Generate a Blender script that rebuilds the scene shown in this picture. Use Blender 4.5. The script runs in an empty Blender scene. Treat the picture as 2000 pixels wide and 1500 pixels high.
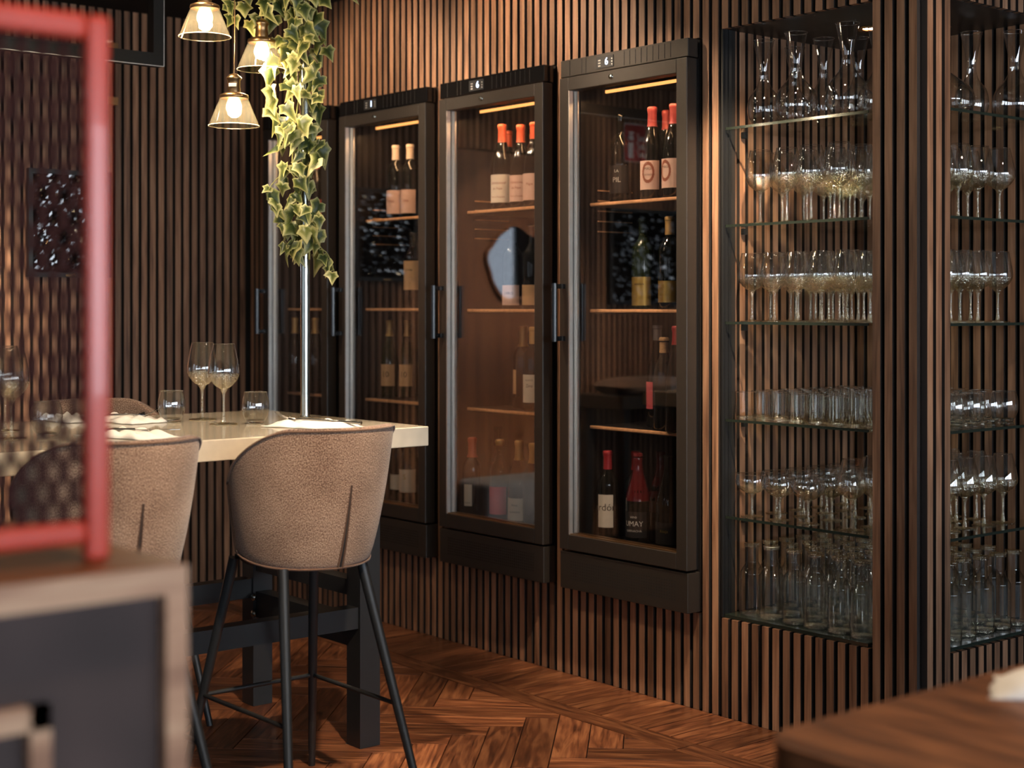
import bpy, bmesh, math, random
from mathutils import Vector, Matrix
random.seed(7)
S = bpy.context.scene
C = S.collection
PI = math.pi

# ---------------------------------------------------------------- camera, world, big lights, exposure
cd = bpy.data.cameras.new('camera')
cam = bpy.data.objects.new('camera', cd); C.objects.link(cam)
CAM = Vector((0.0, -3.451, 1.255)); YAW = math.radians(39.70)
cam.location = CAM
cam.rotation_euler = (PI/2, 0, PI/2 - YAW)
cd.sensor_width = 36; cd.lens = 2962/2000*36; cd.shift_y = -0.075
cd.clip_start = 0.05
cd.dof.use_dof = True; cd.dof.focus_distance = 4.3; cd.dof.aperture_fstop = 2.8
S.camera = cam
w = bpy.data.worlds.new('world'); S.world = w; w.use_nodes = True
w.node_tree.nodes['Background'].inputs[0].default_value = (0.62, 0.75, 1, 1)
w.node_tree.nodes['Background'].inputs[1].default_value = 0.35
S.view_settings.view_transform = 'Standard'; S.view_settings.look = 'None'
S.view_settings.exposure = 0.0; S.view_settings.gamma = 1.0
S.view_settings.use_curve_mapping = False
cy = S.cycles
cy.use_denoising = True; cy.max_bounces = 10; cy.transparent_max_bounces = 32; cy.transmission_bounces = 10
cy.glossy_bounces = 5; cy.diffuse_bounces = 3; cy.use_light_tree = False; cy.adaptive_threshold = 0.03
cy.caustics_reflective = False; cy.caustics_refractive = False; cy.sample_clamp_indirect = 5.0; cy.blur_glossy = 0.3

def area(name, loc, target, sx, sy, power, col):
    l = bpy.data.lights.new(name, 'AREA'); l.shape = 'RECTANGLE'; l.size = sx; l.size_y = sy
    l.energy = power; l.color = col
    o = bpy.data.objects.new(name, l); C.objects.link(o); o.location = loc
    o.rotation_euler = (Vector(target) - Vector(loc)).to_track_quat('-Z', 'Y').to_euler()
    return o
def spot(name, loc, target, power, col, ang=70, blend=0.6, rad=0.03, parent=None):
    l = bpy.data.lights.new(name, 'SPOT'); l.energy = power; l.color = col
    l.spot_size = math.radians(ang); l.spot_blend = blend; l.shadow_soft_size = rad
    o = bpy.data.objects.new(name, l); C.objects.link(o); o.location = loc
    o.rotation_euler = (Vector(target) - Vector(loc)).to_track_quat('-Z', 'Y').to_euler()
    if parent: o.parent = parent; o.matrix_parent_inverse = Matrix.Translation(parent.location).inverted()
    return o
DAY = (0.80, 0.89, 1.0); WARM = (1.0, 0.76, 0.53)
# daylight of the two windows of the room (right hand wall and the wall behind the camera)
WINY = (-4.55, -2.65, -0.75, 1.15); WINX = (-4.3, -2.3, 0.5, 2.4)     # window centres on the right and front walls
for wy in WINY: area('window_daylight', (4.02, wy, 1.48), (-1, wy, 1.36), 1.45, 1.3, 78, DAY)
for wx in WINX: area('window_daylight', (wx, -6.52, 1.48), (wx, 0, 1.36), 1.45, 1.3, 8, DAY)
CEIL = 2.52
# ceiling downlights: (x, y, target, power, cone)
DOWN = [(-5.00, -1.00, (-4.95, 0.0, 1.90), 90, 76), (-4.15, -1.00, (-4.10, 0.0, 1.90), 125, 74),
        (-3.62, -0.72, (-3.38, 0.0, 1.60), 90, 52), (-3.30, -1.30, (-3.15, -0.85, 0), 190, 42),
        (-3.80, -1.55, (-3.75, -1.20, 0.9), 60, 74), (-1.55, -1.85, (-3.10, -1.60, 0.92), 360, 35),
        (-0.95, -1.30, (-1.0, -1.5, 0.75), 95, 70), (-1.0, -2.75, (-1.5, -2.85, 1.1), 40, 60),
        (-1.05, -0.28, (-3.15, 0.12, 1.15), 70, 44), (-2.48, -0.52, (-3.16, 0.12, 1.25), 330, 40), (-4.55, -2.05, (-6.0, -1.95, 1.45), 260, 66),
        (-5.05, -1.64, (-6.04, -1.62, 1.25), 420, 50)]

# ---------------------------------------------------------------- helpers
class MB:
    def __init__(s): s.v = []; s.f = []; s.sm = []
    def add(s, vs, fs, smooth=False):
        n = len(s.v); s.v += [tuple(v) for v in vs]; s.f += [tuple(i+n for i in f) for f in fs]; s.sm += [smooth]*len(fs); return s
    def box(s, x0, x1, y0, y1, z0, z1, M=None):
        vs = [Vector(p) for p in ((x0,y0,z0),(x1,y0,z0),(x1,y1,z0),(x0,y1,z0),(x0,y0,z1),(x1,y0,z1),(x1,y1,z1),(x0,y1,z1))]
        if M: vs = [M @ v for v in vs]
        return s.add(vs, [(3,2,1,0),(4,5,6,7),(0,1,5,4),(1,2,6,5),(2,3,7,6),(3,0,4,7)])
    def lathe(s, prof, n=24, a0=0, a1=2*PI, M=None):
        full = abs(a1-a0-2*PI) < 1e-6; m = n if full else n+1
        vs = []; fs = []
        for r, z in prof:
            for k in range(m):
                a = a0+(a1-a0)*k/n; vs.append(Vector((r*math.cos(a), r*math.sin(a), z)))
        for i in range(len(prof)-1):
            for k in range(n):
                k2 = (k+1) % m; fs.append((i*m+k, i*m+k2, (i+1)*m+k2, (i+1)*m+k))
        if M: vs = [M @ v for v in vs]
        return s.add(vs, fs, True)
    def tube(s, pts, r, n=8, cap=True):
        pts = [Vector(p) for p in pts]; rs = r if isinstance(r, (list, tuple)) else [r]*len(pts)
        vs = []; fs = []; up = None
        for i, p in enumerate(pts):
            t = (pts[min(i+1, len(pts)-1)] - pts[max(i-1, 0)]).normalized()
            if up is None: up = Vector((0,0,1)) if abs(t.z) < .9 else Vector((1,0,0))
            a = t.cross(up).normalized(); b = a.cross(t).normalized(); up = b
            for k in range(n):
                an = 2*PI*k/n; vs.append(p + (a*math.cos(an)+b*math.sin(an))*rs[i])
        for i in range(len(pts)-1):
            for k in range(n): fs.append((i*n+k, i*n+(k+1) % n, (i+1)*n+(k+1) % n, (i+1)*n+k))
        s.add(vs, fs, True)
        if cap:
            m = len(vs)
            s.add(vs[:n], [tuple(range(n))[::-1]]); s.add(vs[m-n:], [tuple(range(n))])
        return s
    def prism(s, out, z0, z1):
        n = len(out)
        vs = [(x, y, z0) for x, y in out] + [(x, y, z1) for x, y in out]
        s.add(vs, [tuple(range(n))[::-1], tuple(range(n, 2*n))])
        s.add(vs, [(i, (i+1) % n, n+(i+1) % n, n+i) for i in range(n)], False); return s
    def mesh(s, name, mat=None, fix=True):
        me = bpy.data.meshes.new(name); me.from_pydata(s.v, [], s.f)
        me.polygons.foreach_set('use_smooth', s.sm)
        if fix:
            bm = bmesh.new(); bm.from_mesh(me); bmesh.ops.recalc_face_normals(bm, faces=bm.faces); bm.to_mesh(me); bm.free()
        if mat: me.materials.append(mat)
        me.update(); return me
    def build(s, name, mat, parent=None, loc=(0,0,0), rz=0, bevel=0, seg=2):
        o = link(name, s.mesh(name, mat), parent, loc, rz)
        if bevel:
            m = o.modifiers.new('bevel', 'BEVEL'); m.width = bevel; m.segments = seg; m.limit_method = 'ANGLE'; m.harden_normals = False
        return o
def link(name, data, parent=None, loc=(0,0,0), rz=0):
    o = bpy.data.objects.new(name, data); C.objects.link(o); o.location = loc; o.rotation_euler = (0, 0, rz)
    if parent: o.parent = parent
    return o
def tag(o, label, cat, group=None):
    o['label'] = label; o['category'] = cat
    if group: o['group'] = group
    return o
def thing(name, label, cat, loc=(0,0,0), rz=0, group=None): return tag(link(name, None, None, loc, rz), label, cat, group)
def struct(o): o['kind'] = 'structure'; return o
def dup(root, loc, rz, label, group=None):
    r = root.copy(); C.objects.link(r); r.location = loc; r.rotation_euler = (0, 0, rz); r['label'] = label
    if group: r['group'] = group
    for ch in root.children:
        c = ch.copy(); C.objects.link(c); c.parent = r
        for g in ch.children:
            d = g.copy(); C.objects.link(d); d.parent = c
    return r
def ray(px, row):   # pixel of the photograph -> direction in the room (used to read positions off the photograph)
    f = Vector((-math.cos(YAW), math.sin(YAW), 0)); r = Vector((math.sin(YAW), math.cos(YAW), 0))
    return f*2962 + r*(px-1000) + Vector((0,0,1))*(600-row)
def at_y(px, y): d = ray(px, 600); return d.x/d.y*(y-CAM.y)            # x on the plane y
def on_z(px, row, z): d = ray(px, row); t = (z-CAM.z)/d.z; return (d.x*t, CAM.y+d.y*t)
def px_of(x, y):
    f = Vector((-math.cos(YAW), math.sin(YAW))); r = Vector((math.sin(YAW), math.cos(YAW))); d = Vector((x, y-CAM.y))
    return 1000 + 2962*d.dot(r)/d.dot(f)

# ---------------------------------------------------------------- materials
def newmat(name):
    m = bpy.data.materials.new(name); m.use_nodes = True; nt = m.node_tree
    return m, nt, nt.nodes['Principled BSDF'], nt.nodes['Material Output']
def lin(c): return tuple((x/255/12.92 if x/255 <= .04045 else ((x/255+.055)/1.055)**2.4) for x in c) + (1,)
def plain(name, col, rough=.5, metal=0, spec=.5, noise=0, nscale=40, bump=0, coat=0):
    m, nt, b, out = newmat(name); c = lin(col)
    b.inputs['Base Color'].default_value = c; b.inputs['Roughness'].default_value = rough
    b.inputs['Metallic'].default_value = metal; b.inputs['Specular IOR Level'].default_value = spec
    b.inputs['Coat Weight'].default_value = coat
    tc = nt.nodes.new('ShaderNodeTexCoord'); n = nt.nodes.new('ShaderNodeTexNoise'); n.inputs['Scale'].default_value = nscale
    n.inputs['Detail'].default_value = 1
    nt.links.new(tc.outputs['Object'], n.inputs['Vector'])
    r = nt.nodes.new('ShaderNodeValToRGB'); k = noise or .04
    r.color_ramp.elements[0].position = .3; r.color_ramp.elements[1].position = .7
    r.color_ramp.elements[0].color = tuple(x*(1-k) for x in c[:3])+(1,); r.color_ramp.elements[1].color = tuple(min(1, x*(1+k)) for x in c[:3])+(1,)
    nt.links.new(n.outputs['Fac'], r.inputs['Fac']); nt.links.new(r.outputs['Color'], b.inputs['Base Color'])
    if bump:
        bp = nt.nodes.new('ShaderNodeBump'); bp.inputs['Strength'].default_value = bump; bp.inputs['Distance'].default_value = .002
        nt.links.new(n.outputs['Fac'], bp.inputs['Height']); nt.links.new(bp.outputs['Normal'], b.inputs['Normal'])
    return m
def wood(name, dark, mid, light, scale, rough=.45, vary=.45, rings=0, coat=0):
    m, nt, b, out = newmat(name); N = nt.nodes.new; L = nt.links.new
    tc = N('ShaderNodeTexCoord'); oi = N('ShaderNodeObjectInfo')
    sc = N('ShaderNodeVectorMath'); sc.operation = 'SCALE'; sc.inputs[0].default_value = (37, 91, 53); L(oi.outputs['Random'], sc.inputs['Scale'])
    ad = N('ShaderNodeVectorMath'); L(tc.outputs['Object'], ad.inputs[0]); L(sc.outputs[0], ad.inputs[1])
    mp = N('ShaderNodeMapping'); mp.inputs['Scale'].default_value = scale; L(ad.outputs[0], mp.inputs['Vector'])
    n1 = N('ShaderNodeTexNoise'); n1.inputs['Scale'].default_value = 1; n1.inputs['Detail'].default_value = 3; n1.inputs['Distortion'].default_value = .6+rings
    L(mp.outputs[0], n1.inputs['Vector'])
    mp2 = N('ShaderNodeMapping'); mp2.inputs['Scale'].default_value = tuple(s*3.2 for s in scale); L(ad.outputs[0], mp2.inputs['Vector'])
    n2 = N('ShaderNodeTexNoise'); n2.inputs['Scale'].default_value = 1; n2.inputs['Detail'].default_value = 1; L(mp2.outputs[0], n2.inputs['Vector'])
    mx = N('ShaderNodeMath'); mx.operation = 'MULTIPLY_ADD'; mx.inputs[1].default_value = .35; L(n2.outputs['Fac'], mx.inputs[0])
    m1 = N('ShaderNodeMath'); m1.operation = 'MULTIPLY'; m1.inputs[1].default_value = .72; L(n1.outputs['Fac'], m1.inputs[0]); L(m1.outputs[0], mx.inputs[2])
    r = N('ShaderNodeValToRGB'); e = r.color_ramp.elements
    e[0].position = .36; e[0].color = lin(dark); e[1].position = .70; e[1].color = lin(light)
    em = e.new(.53); em.color = lin(mid)
    L(mx.outputs[0], r.inputs['Fac'])
    hv = N('ShaderNodeHueSaturation'); mr = N('ShaderNodeMapRange'); mr.inputs['To Min'].default_value = 1-vary; mr.inputs['To Max'].default_value = 1+vary*.7
    L(oi.outputs['Random'], mr.inputs['Value']); L(mr.outputs[0], hv.inputs['Value']); L(r.outputs['Color'], hv.inputs['Color'])
    L(hv.outputs[0], b.inputs['Base Color']); b.inputs['Roughness'].default_value = rough; b.inputs['Coat Weight'].default_value = coat
    return m
def emit(name, col, strength):
    m = bpy.data.materials.new(name); m.use_nodes = True; nt = m.node_tree; nt.nodes.clear()
    e = nt.nodes.new('ShaderNodeEmission'); o = nt.nodes.new('ShaderNodeOutputMaterial')
    e.inputs[0].default_value = tuple(col)+(1,); e.inputs[1].default_value = strength; nt.links.new(e.outputs[0], o.inputs[0]); return m
def thin_glass(name, tint, ior=1.5, gain=1.6, rough=0.0, body=0.0, bodycol=(1,1,1), edge=None, power=5, wavy=0, gloss=(1, 1, 1)):
    # thin walled glass: Fresnel reflection over a clear (lightly tinted) film
    m = bpy.data.materials.new(name); m.use_nodes = True; nt = m.node_tree; nt.nodes.clear(); N = nt.nodes.new; L = nt.links.new
    o = N('ShaderNodeOutputMaterial'); t = N('ShaderNodeBsdfTransparent'); t.inputs[0].default_value = tuple(tint)+(1,)
    if edge:   # the longer way through the wall near the silhouette absorbs more
        lw = N('ShaderNodeLayerWeight'); lw.inputs['Blend'].default_value = .5; p3 = N('ShaderNodeMath'); p3.operation = 'POWER'; p3.inputs[1].default_value = 3; L(lw.outputs['Facing'], p3.inputs[0])
        mc = N('ShaderNodeMix'); mc.data_type = 'RGBA'; mc.inputs['A'].default_value = tuple(tint)+(1,); mc.inputs['B'].default_value = tuple(edge)+(1,); L(p3.outputs[0], mc.inputs['Factor']); L(mc.outputs['Result'], t.inputs[0])
    g = N('ShaderNodeBsdfGlossy'); g.inputs['Roughness'].default_value = rough; g.inputs['Color'].default_value = tuple(gloss)+(1,)
    if wavy:
        tcn = N('ShaderNodeTexCoord'); nz = N('ShaderNodeTexNoise'); nz.inputs['Scale'].default_value = 260; nz.inputs['Detail'].default_value = 1; L(tcn.outputs['Object'], nz.inputs['Vector'])
        bp = N('ShaderNodeBump'); bp.inputs['Strength'].default_value = wavy; bp.inputs['Distance'].default_value = .004; L(nz.outputs['Fac'], bp.inputs['Height']); L(bp.outputs[0], g.inputs['Normal'])
    # Schlick reflectance of both faces of the film; the facing term is the same from either side
    fr = N('ShaderNodeLayerWeight'); fr.inputs['Blend'].default_value = .5
    pw = N('ShaderNodeMath'); pw.operation = 'POWER'; pw.inputs[1].default_value = power; L(fr.outputs['Facing'], pw.inputs[0])
    f0 = ((ior-1)/(ior+1))**2*gain
    ml = N('ShaderNodeMath'); ml.operation = 'MULTIPLY_ADD'; ml.inputs[1].default_value = 1-f0; ml.inputs[2].default_value = f0; ml.use_clamp = True; L(pw.outputs[0], ml.inputs[0])
    mx = N('ShaderNodeMixShader'); L(ml.outputs[0], mx.inputs[0])
    src = t.outputs[0]
    if body:
        d = N('ShaderNodeBsdfTranslucent'); d.inputs[0].default_value = tuple(bodycol)+(1,)
        m2 = N('ShaderNodeMixShader'); m2.inputs[0].default_value = body; L(t.outputs[0], m2.inputs[1]); L(d.outputs[0], m2.inputs[2]); src = m2.outputs[0]
    L(src, mx.inputs[1]); L(g.outputs[0], mx.inputs[2]); L(mx.outputs[0], o.inputs[0]); return m
def solid_glass(name, col=(1,1,1), ior=1.5):
    m = bpy.data.materials.new(name); m.use_nodes = True; nt = m.node_tree; nt.nodes.clear(); N = nt.nodes.new
    o = N('ShaderNodeOutputMaterial'); g = N('ShaderNodeBsdfGlass'); g.inputs[0].default_value = tuple(col)+(1,); g.inputs['IOR'].default_value = ior; g.inputs['Roughness'].default_value = 0.02
    nt.links.new(g.outputs[0], o.inputs[0]); return m
def tweed(name, a, bcol, c):
    m, nt, b, out = newmat(name); N = nt.nodes.new; L = nt.links.new
    tc = N('ShaderNodeTexCoord'); mp = N('ShaderNodeMapping'); mp.inputs['Scale'].default_value = (190, 190, 330); L(tc.outputs['UV'], mp.inputs[0])
    mp.inputs['Scale'].default_value = (440, 330, 1)
    n = N('ShaderNodeTexNoise'); n.inputs['Scale'].default_value = 1; n.inputs['Detail'].default_value = 3; n.inputs['Roughness'].default_value = .75; L(mp.outputs[0], n.inputs[0])
    n2 = N('ShaderNodeTexNoise'); n2.inputs['Scale'].default_value = 9; L(tc.outputs['Object'], n2.inputs[0])
    wv = N('ShaderNodeTexBrick'); wv.inputs['Scale'].default_value = 1; wv.inputs['Mortar Size'].default_value = .12; wv.inputs['Brick Width'].default_value = 1; wv.inputs['Row Height'].default_value = .6
    L(mp.outputs[0], wv.inputs['Vector'])
    r = N('ShaderNodeValToRGB'); e = r.color_ramp.elements; e[0].position = .43; e[0].color = lin(a); e[1].position = .60; e[1].color = lin(c); em = e.new(.51); em.color = lin(bcol)
    mth = N('ShaderNodeMath'); mth.operation = 'MULTIPLY_ADD'; mth.inputs[1].default_value = .12; L(n2.outputs['Fac'], mth.inputs[0])
    sub = N('ShaderNodeMath'); sub.operation = 'SUBTRACT'; sub.inputs[1].default_value = .06; L(n.outputs['Fac'], sub.inputs[0]); L(sub.outputs[0], mth.inputs[2])
    L(mth.outputs[0], r.inputs[0])
    mm = N('ShaderNodeMix'); mm.data_type = 'RGBA'; mm.blend_type = 'MULTIPLY'; mm.inputs['Factor'].default_value = .45
    L(r.outputs[0], mm.inputs['A']); inv = N('ShaderNodeMath'); inv.operation = 'SUBTRACT'; inv.inputs[0].default_value = 1; L(wv.outputs['Fac'], inv.inputs[1]); L(inv.outputs[0], mm.inputs['B'])
    L(mm.outputs['Result'], b.inputs['Base Color']); b.inputs['Roughness'].default_value = .9; b.inputs['Specular IOR Level'].default_value = .15
    b.inputs['Sheen Weight'].default_value = .25
    bp = N('ShaderNodeBump'); bp.inputs['Strength'].default_value = .5; bp.inputs['Distance'].default_value = .002; L(n.outputs['Fac'], bp.inputs['Height']); L(bp.outputs[0], b.inputs['Normal'])
    return m
def leafmat():
    m, nt, b, out = newmat('variegated_ivy'); N = nt.nodes.new; L = nt.links.new
    at = N('ShaderNodeAttribute'); at.attribute_name = 'rim'; oi = N('ShaderNodeObjectInfo')
    tc = N('ShaderNodeTexCoord'); n = N('ShaderNodeTexNoise'); n.inputs['Scale'].default_value = 45; L(tc.outputs['Object'], n.inputs[0])
    a = N('ShaderNodeMath'); a.operation = 'MULTIPLY_ADD'; a.inputs[1].default_value = .9; L(n.outputs['Fac'], a.inputs[0]); L(at.outputs['Fac'], a.inputs[2])
    s2 = N('ShaderNodeMath'); s2.operation = 'MULTIPLY_ADD'; s2.inputs[1].default_value = .55; L(oi.outputs['Random'], s2.inputs[0]); L(a.outputs[0], s2.inputs[2])
    r = N('ShaderNodeValToRGB'); e = r.color_ramp.elements
    e[0].position = .55; e[0].color = lin((58, 72, 34)); e[1].position = 1.0; e[1].color = lin((206, 200, 138)); em = e.new(.78); em.color = lin((128, 134, 66))
    h = N('ShaderNodeMath'); h.operation = 'MULTIPLY'; h.inputs[1].default_value = .62; L(s2.outputs[0], h.inputs[0]); L(h.outputs[0], r.inputs[0])
    L(r.outputs[0], b.inputs['Base Color']); b.inputs['Roughness'].default_value = .42
    tr = N('ShaderNodeBsdfTranslucent'); L(r.outputs[0], tr.inputs[0]); mx = N('ShaderNodeMixShader'); mx.inputs[0].default_value = .22
    L(b.outputs[0], mx.inputs[1]); L(tr.outputs[0], mx.inputs[2]); L(mx.outputs[0], out.inputs[0]); return m

M = {}
M['slat'] = wood('walnut_slat', (100, 71, 53), (141, 103, 77), (168, 128, 99), (38, 38, 2.2), rough=.5, vary=.38)
M['slatside'] = plain('black_fibreboard_side', (48, 43, 41), .7, spec=.3)
M['felt'] = plain('black_felt', (44, 42, 41), .95, spec=.1)
M['plank'] = wood('parquet_oak', (74, 42, 27), (128, 77, 49), (170, 112, 74), (3.2, 26, 26), rough=.34, vary=.42, rings=1.6, coat=.15)
M['floorbase'] = plain('floor_joint', (26, 16, 12), .6)
M['ceiling'] = plain('dark_ceiling', (38, 36, 35), .9, spec=.2)
M['plaster'] = plain('dark_plaster', (70, 52, 42), .85, spec=.2, noise=.1, nscale=6)
M['black'] = plain('black_powder_coat', (31, 32, 33), .42, spec=.5)
M['blackiron'] = plain('black_iron', (16, 16, 17), .5, spec=.3)
M['blackgloss'] = plain('black_gloss', (14, 14, 15), .15, spec=.5)
M['cooler'] = plain('anthracite_steel', (50, 45, 40), .38, metal=.2, spec=.5)
M['coolin'] = plain('cooler_liner', (34, 31, 30), .35, spec=.4)
M['seal'] = plain('rubber_seal', (18, 18, 20), .55)
M['alu'] = plain('brushed_aluminium', (236, 232, 224), .38, metal=1.0)
M['chrome'] = plain('chrome', (172, 175, 168), .22, metal=1.0)
M['steel'] = plain('cutlery_steel', (170, 165, 158), .2, metal=1.0)
M['brass'] = plain('aged_brass', (165, 130, 90), .35, metal=1.0)
M['shelfwood'] = plain('beech_shelf_front', (228, 172, 124), .45, noise=.15, nscale=60)
M['stone'] = plain('cream_stone', (216, 205, 184), .10, spec=.55, noise=.06, nscale=25, coat=.3)
M['tweed'] = tweed('brown_tweed', (88, 62, 48), (162, 126, 102), (222, 190, 164))
M['piping'] = tweed('brown_tweed_piping', (66, 44, 33), (118, 84, 64), (160, 122, 96))
M['leather'] = plain('dark_leather', (60, 34, 26), .5, noise=.2, nscale=30)
M['glass'] = thin_glass('clear_glass', (.97, .97, .955), 1.5, 3.4, edge=(.36, .30, .2), power=3.0)
M['glass_solid'] = solid_glass('cut_crystal', (1, .98, .93))
M['glass_cyl'] = thin_glass('clear_straight_glass', (.975, .975, .96), 1.5, .5, edge=(.34, .28, .18), power=5)
M['glass_jar'] = thin_glass('clear_jar_glass', (.975, .975, .955), 1.5, 1.5, edge=(.18, .14, .08), power=3.4)
M['glass_dec'] = thin_glass('clear_decanter_glass', (.96, .96, .945), 1.5, 3.2, edge=(.28, .24, .18), power=3.0)
M['glass_spark'] = thin_glass('thick_sparkle_glass', (.95, .93, .86), 1.5, 8.5, rough=.06, edge=(.78, .70, .54), power=2.6, wavy=1.0, gloss=(1, .93, .78))  # warm refracted sparkle put into the gold-tinted gloss and bumps
M['glassdoor'] = thin_glass('door_glass', (.90, .89, .88), 1.5, 3.0)
M['glassshelf'] = thin_glass('shelf_glass', (.93, .96, .94), 1.5, 1.3)
M['glassedge'] = plain('green_glass_edge', (38, 46, 40), .12, spec=.8)
M['shade'] = thin_glass('amber_tinted_glass', (.95, .86, .68), 1.5, 1.6, body=.035, bodycol=(1, .86, .6), edge=(.75, .6, .38))
M['shade_rim'] = thin_glass('amber_glass_rim', (.9, .8, .6), 1.5, 4, body=.45, bodycol=(1, .88, .66))
M['bulb'] = emit('bulb_glow', (1.0, .80, .50), 26)
M['led'] = emit('led_strip', (1.0, .40, .11), 2.6)
M['display'] = emit('display_digit', (.62, .74, 1.0), 5.5)
M['led_w'] = emit('downlight_lens', (1.0, .82, .6), 60)
M['bottle'] = plain('dark_bottle_glass', (15, 17, 14), .06, spec=.6)
M['bottle_green'] = plain('green_bottle_glass', (30, 38, 18), .06, spec=.6)
M['bottle_red'] = plain('red_bottle', (90, 22, 26), .1, spec=.6)
M['bottle_clear'] = thin_glass('clear_bottle_glass', (.80, .66, .46), 1.5, 1.6)
M['paper'] = plain('label_paper', (232, 222, 205), .7)
M['paper_warm'] = plain('label_paper_kraft', (196, 158, 118), .75)
M['paper_pink'] = plain('label_paper_pink', (214, 90, 100), .7)
M['paper_rose'] = plain('label_paper_rose', (226, 190, 175), .7)
M['crest'] = plain('label_crest_brown', (150, 84, 62), .6)
M['gold'] = plain('label_gold', (200, 165, 90), .35, metal=.8)
M['ink'] = plain('label_ink', (26, 22, 22), .7)
M['inkred'] = plain('label_ink_red', (140, 50, 46), .7)
M['inkwhite'] = plain('label_ink_white', (225, 220, 212), .7)
M['cap_orange'] = plain('capsule_orange', (206, 96, 70), .35, metal=.2)
M['cap_rose'] = plain('capsule_rose', (165, 74, 76), .35, metal=.2)
M['cap_red'] = plain('capsule_red', (170, 44, 50), .35, metal=.2)
M['cap_gold'] = plain('capsule_gold', (205, 165, 105), .35, metal=.5)
M['cap_white'] = plain('capsule_white', (222, 208, 196), .4)
M['cork'] = plain('cork', (190, 150, 105), .85, noise=.2, nscale=200)
M['linen'] = plain('white_linen', (238, 234, 226), .85, noise=.03, nscale=120, bump=.2)
M['red'] = plain('red_lacquer', (190, 60, 38), .30, metal=.0, spec=.5, coat=.25)
M['mesh'] = plain('dark_mesh_wire', (52, 20, 17), .6, spec=.2)
M['ashwood'] = wood('blond_wood_trim', (150, 108, 82), (180, 136, 106), (205, 165, 132), (30, 3, 30), rough=.5, vary=.1)
M['cabtop'] = wood('brown_wood_top', (86, 48, 26), (126, 76, 42), (160, 104, 62), (30, 3, 30), rough=.4, vary=.1)
M['charcoal'] = plain('charcoal_panel', (64, 50, 47), .75, noise=.3, nscale=8)
M['tabletop'] = wood('walnut_tabletop', (58, 34, 22), (112, 70, 44), (146, 94, 60), (3, 22, 22), rough=.4, vary=.05, rings=1)
M['panelwood'] = wood('brown_wood_panel', (96, 64, 46), (126, 86, 62), (142, 102, 76), (22, 22, 1.4), rough=.45, vary=.1)
M['mirror'] = plain('mirror_silver', (225, 228, 232), .02, metal=1.0)
M['relief'] = plain('glossy_black_relief', (10, 10, 11), .06, spec=.9, coat=.5)
M['leaf'] = leafmat()
M['stem'] = plain('ivy_stem', (92, 62, 44), .6)
M['stemgreen'] = plain('ivy_petiole', (160, 158, 92), .6)
M['signred'] = plain('sign_red', (160, 24, 30), .5)
M['signwhite'] = plain('sign_white', (225, 225, 225), .6)
M['pouf'] = plain('pale_blue_fabric', (176, 180, 190), .9, noise=.1, nscale=9)
M['pinkpaper'] = plain('pink_menu_card', (196, 84, 92), .7)

# ---------------------------------------------------------------- setting: floor, ceiling, walls
WX, NX, RX = -6.04, -3.153, -2.425      # left wall, niche side, right return wall
fl = struct(MB().box(-6.3, 4.1, -6.6, 3.2, -.06, 0).build('floor', M['floorbase']))
PL, PW, TH = .50, .10, .006
def plank_mesh(L, W, name='plank'):
    b = MB(); e = .0012; g = .0008
    x, y = L/2-g, W/2-g
    vs = [(-x,-y,0),(x,-y,0),(x,y,0),(-x,y,0),(-x+e,-y+e,TH),(x-e,-y+e,TH),(x-e,y-e,TH),(-x+e,y-e,TH)]
    b.add(vs, [(4,5,6,7),(0,1,5,4),(1,2,6,5),(2,3,7,6),(3,0,4,7)])
    return b.mesh(name, M['plank'])
pm = plank_mesh(PL, PW); YB = -.367
cand = []
for i in range(-60, 60):
    for j in range(-40, 40):
        for k in (0, 1):
            # herringbone lattice in plank units, rotated 45 degrees
            if k == 0: cx, cyy, a = i*PW + j*PL + PL/2, i*PW - j*PL + PW/2, 0
            else: cx, cyy, a = i*PW + j*PL + PL + PW/2 - PW*0, i*PW - j*PL - PL/2 + PW + 0, PI/2
            if k == 1: cx, cyy = i*PW + j*PL + PL + PW/2, i*PW - j*PL + PW - PL/2
            X = (cx - cyy)/math.sqrt(2) - 3.1; Y = (cx + cyy)/math.sqrt(2) - 1.6
            if -5.9 < X < -1.55 and -3.0 < Y < YB+.2:
                p = px_of(X, Y); d = (Vector((X, Y)) - Vector((0, CAM.y)))
                dep = d.x*-math.cos(YAW) + d.y*math.sin(YAW)
                if dep > 1 and 250 < p < 1800 and 600+CAM.z/dep*2962 < 1640: cand.append((dep, X, Y, a+PI/4))
cand.sort()
for dep, X, Y, a in cand[:240]:
    corners = [Vector((X, Y)) + Matrix.Rotation(a, 2) @ Vector((sx*PL/2, sy*PW/2)) for sx in (-1, 1) for sy in (-1, 1)]
    if min(c.y for c in corners) > YB-.02: continue
    if max(c.y for c in corners) <= YB: link('plank', pm, fl, (X, Y, 0), a)
    else:
        me = pm.copy(); bm = bmesh.new(); bm.from_mesh(me)
        inv = Matrix.Rotation(-a, 3, 'Z'); co = inv @ Vector((0, YB-.001-Y, 0)); no = inv @ Vector((0, 1, 0))
        bmesh.ops.bisect_plane(bm, geom=bm.verts[:]+bm.edges[:]+bm.faces[:], plane_co=co, plane_no=no, clear_outer=True)
        bm.to_mesh(me); bm.free(); link('plank', me, fl, (X, Y, 0), a)
bord = plank_mesh(.92, .089); X = -6.0
for k in range(4): link('plank', bord, fl, (-5.3+k*.92, -.3215, 0), 0)
hdr = plank_mesh(.276, .10); X = -5.95
while X < -2.3: link('plank', hdr, fl, (X, -.138, 0), PI/2); X += .10

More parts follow.
